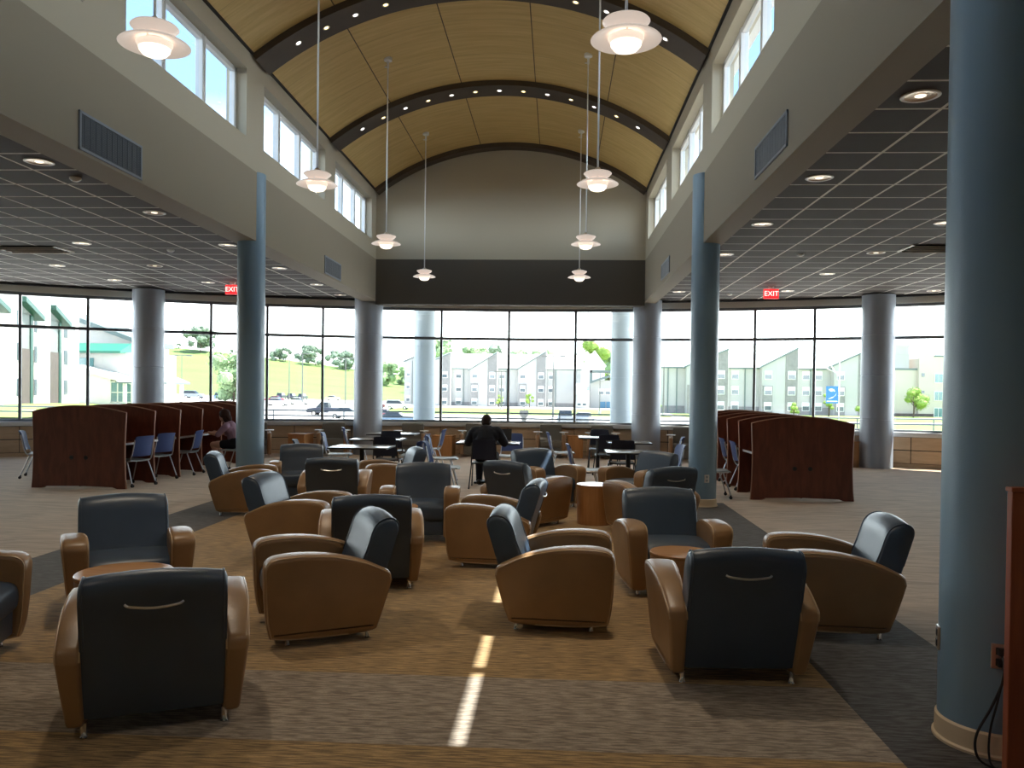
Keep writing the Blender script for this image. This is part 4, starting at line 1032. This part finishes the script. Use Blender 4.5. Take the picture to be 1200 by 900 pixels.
# ---------------------------------------------------------------- trees
def tree(label, x, y, h, w, m, trunk=.25, n=14, leaves=1400, seed=0, z=None, shrub=False, grp='trees outdoors'):
    rnd = random.Random(seed); z = tz(x, y)-.1 if z is None else z
    t = thing('shrub' if shrub else 'tree', label, 'shrub' if shrub else 'tree', (x, y, z), 0, grp)
    bm = BM(); r = .022*h+.03; tube(bm, [(0, 0, 0), (.02*h, 0, h*trunk), (0, .01*h, h*.7)], [r, r*.8, r*.3], 8)
    for k in range(4):
        a = k*1.7+seed; tube(bm, [(0, 0, h*(trunk+.08*k)), (w*.25*cos(a), w*.25*sin(a), h*(trunk+.2+.08*k))], [r*.5, r*.2], 6)
    obj('trunk', bm, M_bark, t, 60)
    bm = BM(); cs = []
    for k in range(n):
        a = rnd.uniform(0, 2*pi); q = rnd.random()**.6; zz = rnd.uniform(trunk+.08, .86)
        wid = w*.5*max(.25, 1-abs((zz-(trunk+.36))/.62)**2)*.95
        c = Vector((wid*q*cos(a), wid*q*sin(a), h*zz)); rr = rnd.uniform(.15, .24)*min(w, h*.9); cs.append((c, rr))
        tb = bmesh.new(); bmesh.ops.create_icosphere(tb, subdivisions=2, radius=rr*.82)
        for v in tb.verts: v.co *= rnd.uniform(.8, 1.15); v.co.z *= .85
        _merge(bm, tb, None, c)
    for k in range(leaves):
        c, rr = cs[rnd.randrange(n)]; d = Vector((rnd.gauss(0, 1), rnd.gauss(0, 1), rnd.gauss(0, 1))).normalized(); p = c+d*rr*rnd.uniform(.75, 1.12); p.z = max(p.z, h*trunk*.9)
        s_ = .032*w*rnd.uniform(.6, 1.3); u = d.orthogonal().normalized(); v = d.cross(u); q = rnd.uniform(0, 6.28); u, v = u*cos(q)+v*sin(q), v*cos(q)-u*sin(q)
        bm.faces.new([bm.verts.new(p+u*s_), bm.verts.new(p+v*s_*.6), bm.verts.new(p-u*s_), bm.verts.new(p-v*s_*.6+d*s_*.4)])
    obj('crown', bm, m, t)
    return t
tree('large spreading oak standing alone on top of the grassy hill', -175, 392, 13, 17, M_leafd, .2, 22, 2600, 1)
tree('leafy green tree at the foot of the hill just left of the blue column', -60.6, 150, 9.5, 9.5, M_leafm, .1, 22, 2800, 2)
for k, (x, h, w) in enumerate(((-134, 7.5, 14), (-127, 9.5, 15), (-119, 9.5, 15.5), (-111, 9.5, 15.5), (-103.5, 9, 15), (-97, 8, 13))):
    tree('%s tree from the left in the dark clump on the hilltop' % ordn(k), x, 396+k % 2*15, h, w, M_leafd, .0, 16, 1500, 10+k, grp='hilltop tree clump')
for k, (x, h) in enumerate(((-190, 3), (-160, 3.2), (-148, 2.8))): tree(['low bush on the hill crest left of the lone oak', 'low bush on the hill crest right of the lone oak', 'low bush on the hill crest left of the dark tree clump'][k], x, 398, h, 6, M_leafd, .02, 8, 500, 20+k, shrub=True)
tree('round green tree on the hill left of the nearer exterior column', -70, 332, 11, 11, M_leafm, .06, 16, 1500, 24); tree('smaller green tree on the slope beside the grey dormitory end', -65, 344, 8.5, 8, M_leafm, .06, 14, 1300, 25)
for k, (x, h, w, m) in enumerate(((-42, 17, 17, M_leafm), (-33, 16.5, 16, M_leafm), (-24, 15, 15, M_leafd), (-14, 14, 15, M_leafm), (-4, 13, 14, M_leafm), (5.5, 13, 11, M_leafm), (13, 17.5, 12, M_leafl), (20, 14, 13, M_leafm))):
    tree('%s tree from the left showing over the white dormitory roofs' % ordn(k), x, 300+(k % 2)*20, h+5, w, m, .06, 16, 1500, 30+k, z=tz(x, 300)+.5, grp='trees behind the dormitory roofs')
for lab, x, y, h, w in (('slim yellow-green sapling in front of the left dormitory bay', -12.7, 178, 3.6, 2.1), ('slim yellow-green sapling in front of the middle dormitory bay', -6.0, 178, 3.6, 2.2), ('yellow-green sapling in front of the first right dormitory bay', 40.4, 142, 2.6, 1.9), ('tall yellow-green sapling left of the blue banner', 46.3, 142, 4.6, 2.0),
                        ('low yellow-green shrub right of the blue banner', 50.2, 135, 2.4, 4.2), ('bright green young tree in front of the beige building at the right', 60.8, 143, 5.4, 4.6), ('yellow-green sapling beside the right grey window column', 18.2, 150, 3.8, 1.6)):
    tree(lab, x, y, h, w, M_leafl, .25, 10, 900, int(abs(x)*10), shrub='shrub' in lab, grp='young trees by the dormitories')

# ---------------------------------------------------------------- buildings
def part(nm, m, par, *boxes):
    bm = BM()
    for b in boxes: box2(bm, *b)
    return obj(nm, bm, m, par)
def bwindow(par, x, y, z, w=1.25, h=1.5):
    bm = BM(); box2(bm, (x-w/2-.1, y-.06, z-.1), (x+w/2+.1, y+.05, z+h+.1)); f = obj('window', bm, M_shade, par)
    bm = BM(); box2(bm, (x-w/2, y-.09, z), (x+w/2, y-.05, z+h*.55)); obj('pane', bm, M_win, f)
def sawtooth(label, y, x0, x1, base, eave, ridge, bays, groups=(), pipes=()):
    t = thing('dormitory', label, 'building', (0, y, 0))
    bm = BM(); box2(bm, (x0, 0, base-1), (x1, 12, eave)); obj('wall', bm, M_siding, t)
    bm = BM(); prism(bm, [(-.5, eave-.1), (-.5, eave+.18), (7, ridge), (13, eave+1), (13, eave-.1)], 'x', x0-.3, x1+.3); obj('roof', bm, M_whiteroof, t)
    bm = BM(); box2(bm, (x0-.3, -.58, eave-.12), (x1+.3, -.48, eave+.2)); obj('gutter', bm, M_eave, t)
    bm = BM(); box2(bm, (x0-.05, -.08, base-1), (x1+.05, .0, base+1.5)); obj('brick_base', bm, M_brick, t)
    H = (eave-base)/3
    for xa, xb, zl, zh in bays:
        bm = BM(); prism(bm, [(xa, base-1), (xb, base-1), (xb, zh), (xa, zl)], 'y', -2.0, 9); b = obj('gable_bay', bm, M_siding, t)
        sl = (zh-zl)/(xb-xa); bm = BM(); prism(bm, [(xa-.5, zl-.5*sl), (xb+.1, zh+.1*sl), (xb+.1, zh+.1*sl+.22), (xa-.5, zl-.5*sl+.22)], 'y', -2.3, 9.2); obj('bay_roof', bm, M_whiteroof, b)
        bm = BM(); prism(bm, [(xa-.5, zl-.5*sl-.18), (xb+.1, zh+.1*sl-.18), (xb+.1, zh+.1*sl+.12), (xa-.5, zl-.5*sl+.12)], 'y', -2.36, -2.3); obj('eave_trim', bm, M_eave, b)
        xs = xb-.34*(xb-xa); zs = zl+sl*(xs-xa)
        bm = BM(); prism(bm, [(xs, base-1), (xb+.02, base-1), (xb+.02, zh-.1), (xs, zs-.1)], 'y', -2.1, -1.95); obj('brick_panel', bm, M_brick, b)
        bm = BM(); box2(bm, (xa+.1, -2.1, base-1), (xa+.30*(xb-xa), -1.95, base+2*H-.3)); obj('brick_panel', bm, M_brick, b)
        bm = BM(); box2(bm, (xb, -1.9, base-1), (xb+.12, 9, zh-.05)); obj('white_return_wall', bm, M_bwhite, b)
        for k in range(3):
            for xx in (xs+.5*(xb-xs), xa+.17*(xb-xa)): bwindow(t, xx, -2.12, base+H*k+.95, 1.15, 1.35)
    for xx in groups:
        for k in range(3): bwindow(t, xx, -.06, base+H*k+.95, 1.15, 1.35)
    for xx in pipes:
        bm = BM(); box2(bm, (xx-.09, -.2, base), (xx+.09, -.05, eave)); obj('downpipe', bm, M_eave, t)
    return t
sawtooth('grey dormitory with white sawtooth roofs seen through the middle windows', 195, -26, 5.5, -2.75, 6.7, 10.6, [(-33, -25.4, 7.0, 10.3), (-20.6, -14.3, 6.6, 10.5), (-9.2, -2.7, 6.85, 10.85)], (-23.6, -13.2, -1.4), (-12, -.4, -22.4))
t = [o for o in bpy.data.objects if o.name == 'dormitory'][0]
bm = BM(); prism(bm, [(5.45, -3.5), (11.3, -3.5), (11.3, 7.7), (8.84, 10.9), (5.45, 6.9)], 'y', .4, 11); g = obj('end_gable', bm, M_bwhite, t)
bm = BM(); prism(bm, [(5.2, 6.75), (8.84, 11.1), (11.6, 7.5), (11.6, 7.75), (8.84, 11.4), (5.2, 7.0)], 'y', .1, 11.3); obj('gable_roof', bm, M_whiteroof, g)
sawtooth('grey dormitory with white sawtooth roofs seen through the right windows', 152, 18.2, 57, -2.3, 6.2, 9.4, [(23.5, 30.9, 6.5, 9.6), (37, 43.3, 6.6, 9.9), (49.8, 56.2, 7.0, 9.95)], (32.6, 45.4, 47.6), (34.4, 22, 46.2, 20.4))
# small grey house-like block at the far left of the middle windows
t = thing('house_block', 'small grey gabled block beyond the left exterior column', 'building', (-35, 208, 0))
bm = BM(); prism(bm, [(-4.2, -3.5), (4.8, -3.5), (4.8, 8.2), (1.5, 9.0), (-1.5, 9.8), (-4.2, 8.6)], 'y', 0, 9); obj('wall', bm, M_siding, t)
bm = BM(); prism(bm, [(-4.5, 8.55), (-1.5, 9.85), (5.1, 8.2), (5.1, 8.5), (-1.5, 10.2), (-4.5, 8.9)], 'y', -.4, 9.4); obj('roof', bm, M_eave, t)
for k in range(3):
    for x in (-3.2, -.8): bwindow(t, x, -.05, -1.4+3.2*k, .8, 1.3)
bm = BM(); box2(bm, (-2.2, -.12, -3.5), (-2.05, 0, 8.9)); obj('downpipe', bm, M_eave, t)
# link block and arched entrance canopy
t = thing('link_building', 'low grey block with white sloping roof right of the middle dormitory', 'building', (6.5, 185, 0))
bm = BM(); box2(bm, (-2.4, 0, -3.2), (.6, 3, 1.1)); obj('wall', bm, M_siding, t)
bm = BM(); prism(bm, [(-.3, 1.05), (-.3, 1.25), (5, 3.4), (5, 1.05)], 'x', -2.6, .75); obj('roof', bm, M_whiteroof, t)
for x in (-1.5, -.3): bwindow(t, x, -.06, -1.6, .8, 1.0)
t = thing('entrance_building', 'grey entrance building with arched canopy and blue doors behind the right exterior column', 'building', (11, 188, 0))
bm = BM(); box2(bm, (-3.4, 0, -3.2), (6, 4, 4.2)); obj('wall', bm, M_siding, t)
bm = BM(); P_ = [(lerp(-3.5, 6, k/14), 3.4+2.2*sin(pi*.5*k/14)) for k in range(15)]; prism(bm, P_+[(p[0], p[1]+.5) for p in P_[::-1]], 'y', -1.8, 2); obj('arched_canopy', bm, M_eave, t)
bm = BM(); box2(bm, (-3.5, -.2, 5.9), (6, .3, 6.5)); box2(bm, (-3.5, -.2, 3.6), (-3.0, .3, 6.5)); obj('parapet', bm, M_eave, t)
part('blue_door', M_bluedoor, t, ((-1.2, -.15, -2.6), (.1, 0, -.7))); part('blue_door', M_bluedoor, t, ((.3, -.15, -2.6), (1.6, 0, -.7)))
for x in (-.9, .6, 2.1): bwindow(t, x, -.06, 1.0, 1.0, 1.2)
# beige building at the far right
M_beige = mat('beige_stucco', (.50, .45, .39), .8)
t = thing('beige_building', 'beige building with curved parapet and green windows at the right', 'building', (64, 150, 0))
bm = BM(); box2(bm, (-6, 0, -3.2), (.6, 10, 6.25)); obj('wall', bm, M_beige, t)
bm = BM(); box2(bm, (-6, .8, 6.2), (-.8, 9, 10.5)); box2(bm, (-6.2, .6, 10.4), (-.6, 9.2, 10.75)); obj('roof_tower', bm, M_siding, t)
bm = BM(); box2(bm, (-6.1, -.15, 6.15), (.6, .3, 6.5)); obj('cornice', bm, M_eave, t)
bm = BM(); P_ = [(.3, -3.2), (12, -3.2), (12, 8.7), (2.9, 8.7)]+[(lerp(2.9, .3, k/8), 8.7+.9*sin(pi*min(1, k/8))-.5*(k/8)) for k in range(1, 9)]; prism(bm, P_, 'y', -.8, 9); obj('curved_front', bm, M_beige, t)
bm = BM(); box2(bm, (2.9, -1, 8.55), (12, -.7, 8.9)); obj('parapet_cap', bm, M_eave, t)
for k, z in enumerate((-2.2, .75, 3.9)):
    bm = BM(); box2(bm, (2.95, -.95, z), (5.1, -.78, z+1.7)); f = obj('window', bm, M_shade, t)
    for x in (3.05, 3.75, 4.45):
        bm = BM(); box2(bm, (x, -1.0, z+.1), (x+.58, -.93, z+1.6)); obj('pane', bm, M_teal, f)
for z in (1.9, 5.0):
    bm = BM(); box2(bm, (.75, -.9, z), (1.25, -.78, z+.6)); obj('window', bm, M_win, t)
bm = BM(); box2(bm, (-6.05, -.9, -3.2), (2.9, -.02, -1.6)); obj('brick_base', bm, M_brickbrown, t)

# tall dormitory at the left, its long front receding
t = thing('tower_dormitory', 'tall white dormitory with brown brick bays and green gables at the left', 'building', (-42, 60, 0), D(14.95))
# local: +y along the front (away), +x out of the front toward the hall
bm = BM(); box2(bm, (-5, -14, -1), (0, 15.9, 7.4)); obj('wall', bm, M_bwhite, t)
for u in (-7, .0, 6.4, 14.2):
    bm = BM(); box2(bm, (-3, u, -1), (.75, u+1.15, 11.5)); obj('stair_tower', bm, M_bwhite, t)
for u in (-5.6, 1.5, 8.3):
    b = part('brick_bay', M_brickbrown, t, ((0, u, -1), (.55, u+2.9, 4.5)))
    part('bay_cladding', M_cladding, t, ((0, u, 4.5), (.5, u+2.9, 7.3)))
    part('green_stripe', M_greentrim, b, ((.54, u+2.0, -.9), (.62, u+2.5, 7.2)))
    bm = BM(); prism(bm, [(u-.4, 8.1), (u+3.7, 6.9), (u+3.7, 7.25), (u-.4, 8.5)], 'x', -2, 1.1); obj('green_gable', bm, M_greentrim, t)
    bm = BM(); prism(bm, [(u, 7.2), (u+2.9, 7.2), (u, 8.1)], 'x', -2, .5); obj('gable_wall', bm, M_cladding, t)
for u in (.15, 4.9, 6.0, 11.8, 13.4, -3):
    for z in (.75, 3.5, 6.0):
        bm = BM(); x_ = .78 if u in (.15,) else .03
        box2(bm, (x_-.02, u, z), (x_+.05, u+.75, z+1.35)); obj('window', bm, M_win, t)
# entrance hall with green canopy roof
t = thing('entrance_hall', 'entrance hall with green roof band and glass front right of the tall dormitory', 'building', (-44.5, 80, 0))
bm = BM(); box2(bm, (-4.5, 0, -1), (2.5, 8, 5.0)); obj('wall', bm, M_siding, t)
bm = BM(); prism(bm, [(-1.0, 4.9), (-1.0, 5.1), (1.2, 5.95), (1.2, 4.9)], 'x', -4.6, 1.1); obj('green_roof', bm, M_greenroof, t)
bm = BM(); prism(bm, [(-7, 0), (1.2, 0), (1.2, 6.0), (-7, 8.9)], 'y', 3, 9); obj('rear_wall', bm, M_siding, t)
bm = BM(); prism(bm, [(-7.2, 8.9), (1.6, 5.8), (1.6, 6.25), (-7.2, 9.4)], 'y', 2.2, 9.4); obj('rear_roof', bm, M_eave, t)
bm = BM(); box2(bm, (-4.0, -.1, 3.2), (-2.2, 0, 4.4)); obj('window', bm, M_teal, t)
bm = BM(); prism(bm, [(-2.6, 3.3), (3.8, 1.7), (3.8, 2.05), (-2.6, 3.65)], 'y', -3.4, .2); obj('porch_roof', bm, M_bwhite, t)
bm = BM(); prism(bm, [(-2.6, -1), (1.0, -1), (1.0, 2.35), (-2.6, 3.25)], 'y', -2.6, 0); obj('porch_wall', bm, M_bwhite, t)
bm = BM(); box2(bm, (1.0, -2.5, .0), (3.1, -2.2, 2.0)); f = obj('glass_front', bm, M_teal, t)
bm = BM()
for k in range(4): box2(bm, (1.0+k*.7-.05, -2.58, 0), (1.0+k*.7+.05, -2.48, 2.0))
for z in (.0, .95, 1.95): box2(bm, (1.0, -2.58, z), (3.1, -2.48, z+.08))
obj('mullions', bm, M_bwhite, f)
t = thing('gazebo', 'small white roofed shelter on posts beside the left grey column', 'shelter', (-35.4, 70, tz(-35.4, 70)))
bm = BM(); g = -tz(-35.4, 70); loft(bm, [[(-2.2, -2.2, g+2.0), (2.2, -2.2, g+2.0), (2.2, 2.2, g+2.0), (-2.2, 2.2, g+2.0)], [(-.1, -.1, g+3.2), (.1, -.1, g+3.2), (.1, .1, g+3.2), (-.1, .1, g+3.2)]]); obj('hip_roof', bm, M_whiteroof, t)
bm = BM(); box2(bm, (-2.25, -2.25, g+1.85), (2.25, 2.25, g+2.0)); obj('fascia', bm, M_eave, t)
for x in (-1.7, 1.7):
    for y in (-1.7, 1.7): part('post', M_bwhite, t, ((x-.13, y-.13, 0), (x+.13, y+.13, g+1.9)))

# ---------------------------------------------------------------- cars
CARM = {}
def paint(n, c):
    if n not in CARM: CARM[n] = mat('car_paint_'+n, c, .3, metal=.2, spec=.6)
    return CARM[n]
def make_car(kind):
    """long axis x; kind: sedan / suv / van / pickup; returns parts as bmesh builders"""
    L_, W_ = 4.5, 1.75
    prof = {'sedan': [(-2.2, .3), (-2.25, .75), (-2.1, .95), (-1.45, 1.0), (.75, .98), (1.9, .86), (2.22, .7), (2.22, .3)],
            'suv': [(-2.2, .35), (-2.28, .9), (-2.2, 1.08), (.85, 1.08), (1.9, .98), (2.22, .8), (2.22, .35)],
            'pickup': [(-2.6, .4), (-2.6, 1.05), (-.5, 1.08), (1.1, 1.08), (2.2, .98), (2.45, .8), (2.45, .4)]}
    cab = {'sedan': [(-1.55, .98), (-.85, 1.42), (.25, 1.42), (.95, .96)], 'suv': [(-2.15, 1.05), (-1.9, 1.72), (.15, 1.72), (.95, 1.05)], 'pickup': [(-.55, 1.05), (-.4, 1.75), (.6, 1.75), (1.2, 1.05)]}
    return prof[kind], cab[kind], W_
def car(label, x, y, kind, col, yaw=0):
    pr_, cb, W_ = make_car(kind); t = thing('car', label, 'car', (x, y, tz(x, y)+.01), D(yaw), 'cars outdoors'); m = paint(col, {'white': (.75, .75, .75), 'grey': (.22, .24, .26), 'dark': (.03, .035, .06), 'red': (.30, .02, .035), 'tan': (.40, .33, .25), 'blue': (.10, .17, .26), 'maroon': (.16, .05, .05)}[col])
    bm = BM(); loft(bm, [[(p[0]*(1-.02*a), s*(W_/2-b), p[1]) for p in pr_] for s, a, b in ((-1, 1, 0), (-1, 0, .06), (1, 0, .06), (1, 1, 0))][0:1]+[[(p[0], -W_/2+.12, p[1]+.02) for p in pr_], [(p[0], W_/2-.12, p[1]+.02) for p in pr_], [(p[0]*.98, W_/2, p[1]) for p in pr_]]); obj('body', bm, m, t, 30)
    bm = BM(); loft(bm, [[(p[0], s*(W_/2-.10-(.12 if p[1] > 1.2 else 0)), p[1]) for p in cb] for s in (-1, 1)]); obj('cabin_glass', bm, M_cglass, t)
    bm = BM(); top = [(p[0]+(-.06 if i == 1 else .06), p[1]) for i, p in enumerate(cb) if p[1] > 1.3]; zt = top[0][1]
    box2(bm, (cb[1][0]-.08, -W_/2+.2, zt-.03), (cb[2][0]+.08, W_/2-.2, zt+.05), .02); obj('roof', bm, m, t)
    for wx in (-1.38, 1.42):
        for s in (-1, 1):
            bm = BM(); cyl(bm, (wx, s*(W_/2-.2), .33), (wx, s*(W_/2+.01), .33), .33, n=18); w_ = obj('wheel', bm, M_tire, t, 40)
            bm = BM(); cyl(bm, (wx, s*(W_/2), .33), (wx, s*(W_/2+.02), .33), .19, n=14); obj('hub_cap', bm, M_nickel, w_, 40)
CARS = [('grey station wagon parked at the foot of the hill left of the tree', -79.5, 175, 'suv', 'grey', 0), ('dark blue car parked right of the grey wagon under the tree', -69.5, 168, 'suv', 'blue', 0), ('red car parked right of the left blue column', -62, 176, 'sedan', 'red', 180), ('white sedan parked in front of the red car', -50.5, 145, 'sedan', 'white', 0),
        ('leftmost dark car in the row along the hill foot', -81.5, 238, 'suv', 'dark', 90), ('middle dark car in the row along the hill foot', -78.3, 238, 'suv', 'dark', 90), ('rightmost dark car in the row along the hill foot', -75.1, 238, 'suv', 'dark', 90), ('tan car at the hill foot right of the dark row', -67, 241, 'sedan', 'tan', 0),
        ('white car between the light poles in the car park', -53, 165, 'sedan', 'white', 0), ('dark pickup in the nearer car park lane', -30.6, 107, 'pickup', 'dark', 180), ('white car with bright wheel in the nearer car park lane', -25.6, 99, 'sedan', 'white', 0), ('maroon car at the left edge of the left window column', -20.6, 96, 'sedan', 'maroon', 90),
        ('blue-grey car nearest the terrace right of the left window column', -16.8, 85, 'sedan', 'blue', 0), ('maroon van beyond the blue-grey car', -34.5, 152, 'suv', 'maroon', 0), ('white van beyond the blue-grey car next to the dormitory end', -29.6, 151, 'suv', 'white', 0),
        ('grey car seen end-on left of the window mullion beside the lamp post', .95, 92, 'suv', 'grey', 90), ('grey car right of the window mullion beside the lamp post', 3.1, 93, 'sedan', 'grey', 80)]
for c in CARS: car(*c)

# ---------------------------------------------------------------- light poles, banner, road sign
def pole(label, x, y, h, z=None, r=.13):
    z = tz(x, y) if z is None else z; t = thing('lamp_post', label, 'lamp post', (x, y, z), 0, 'car park lamp posts')
    bm = BM(); cyl(bm, (0, 0, .0), (0, 0, h), r*1.2, r*.7, 8); obj('mast', bm, M_pole, t, 60)
    bm = BM(); cyl(bm, (0, 0, 0), (0, 0, .6), .25, .22, 12); obj('footing', bm, M_conc, t, 60)
    bm = BM(); box2(bm, (-1.1, -.05, h-.12), (1.1, .05, h)); obj('crossarm', bm, M_pole, t)
    for s in (-1, 1):
        bm = BM(); box2(bm, (s*1.1-.35, -.18, h-.2), (s*1.1+.35, .18, h-.02), .03); obj('lamp_head', bm, M_pole, t)
pole('thin lamp post on the slope left of the blue column', -51.7, 110, 6.9, r=.06)
pole('first lamp post from the left in front of the hill between window mullions', -56.6, 170, 9.4)
pole('second and tallest lamp post in front of the hill', -50.6, 160, 10.4); pole('third lamp post from the left in front of the hill', -41.9, 160, 9.8)
pole('tall lamp post in front of the middle dormitory bays', -.45, 100, 8.2); pole('distant lamp post before the middle dormitory left of the window mullion', -10.9, 160, 7.6); pole('lamp post in front of the arched entrance', 7.3, 140, 7.2, r=.07); pole('lamp post right of the right grey window column', 16.8, 130, 8.4)
t = thing('banner_sign', 'blue banner with white swoosh on a pole in front of the right dormitory', 'sign', (25.2, 75, tz(25.2, 75)))
g = -tz(25.2, 75); bm = BM(); cyl(bm, (.15, 0, 0), (.15, 0, g+5.3), .05, n=8); obj('pole', bm, M_shade, t, 60)
bm = BM(); box2(bm, (-1.0, -.03, g+.85), (.05, .03, g+2.4)); b = obj('banner', bm, M_bluesign, t)
bm = BM(); P_ = spline([(-.85, 0, 1.25), (-.5, 0, 1.42), (-.2, 0, 1.55), (-.1, 0, 1.8)], 6); Q_ = spline([(-.1, 0, 1.8), (-.3, 0, 1.45), (-.55, 0, 1.3), (-.85, 0, 1.25)], 6)
prism(bm, [(p.x, p.z+g) for p in P_]+[(p.x, p.z+g-.0) for p in Q_[1:-1]], 'y', -.045, -.035); obj('white_swoosh', bm, M_whiteb, b)
bm = BM(); prism(bm, [(-.8, g+2.12), (-.55, g+2.2), (-.3, g+2.1), (-.22, g+1.9), (-.4, g+2.0), (-.55, g+1.9), (-.7, g+1.98)], 'y', -.045, -.035); obj('white_wave', bm, M_whiteb, b)
bm = BM(); box2(bm, (-.95, -.04, g+1.0), (.0, -.034, g+1.09)); obj('white_stripe', bm, M_whiteb, b)
bm = BM(); tube(bm, [(-.95, 0, g+4.1), (-.6, 0, g+5.5)], .03, 6); tube(bm, [(-1.1, 0, g+4.05), (.15, 0, g+3.5)], .03, 6); tube(bm, [(-.6, 0, g+4.2), (.2, 0, g+3.2)], .03, 6); obj('bracket', bm, M_shade, t, 60)
t = thing('road_sign', 'back of a grey shield-shaped road sign on a post outside the middle windows', 'sign', (-2.4, 60, tz(-2.4, 60)))
g = -tz(-2.4, 60); bm = BM(); cyl(bm, (0, .04, 0), (0, .04, g+.5), .03, n=8); obj('post', bm, M_pole, t, 60)
bm = BM(); prism(bm, [(-.34, g+.18), (-.2, g+.24), (0, g+.2), (.2, g+.24), (.34, g+.18), (.33, g-.1), (.22, g-.32), (.17, g-.34), (.17, g-.62), (-.17, g-.62), (-.17, g-.34), (-.22, g-.32), (-.33, g-.1)], 'y', -.012, .012); obj('sign_plate', bm, M_pole, t)
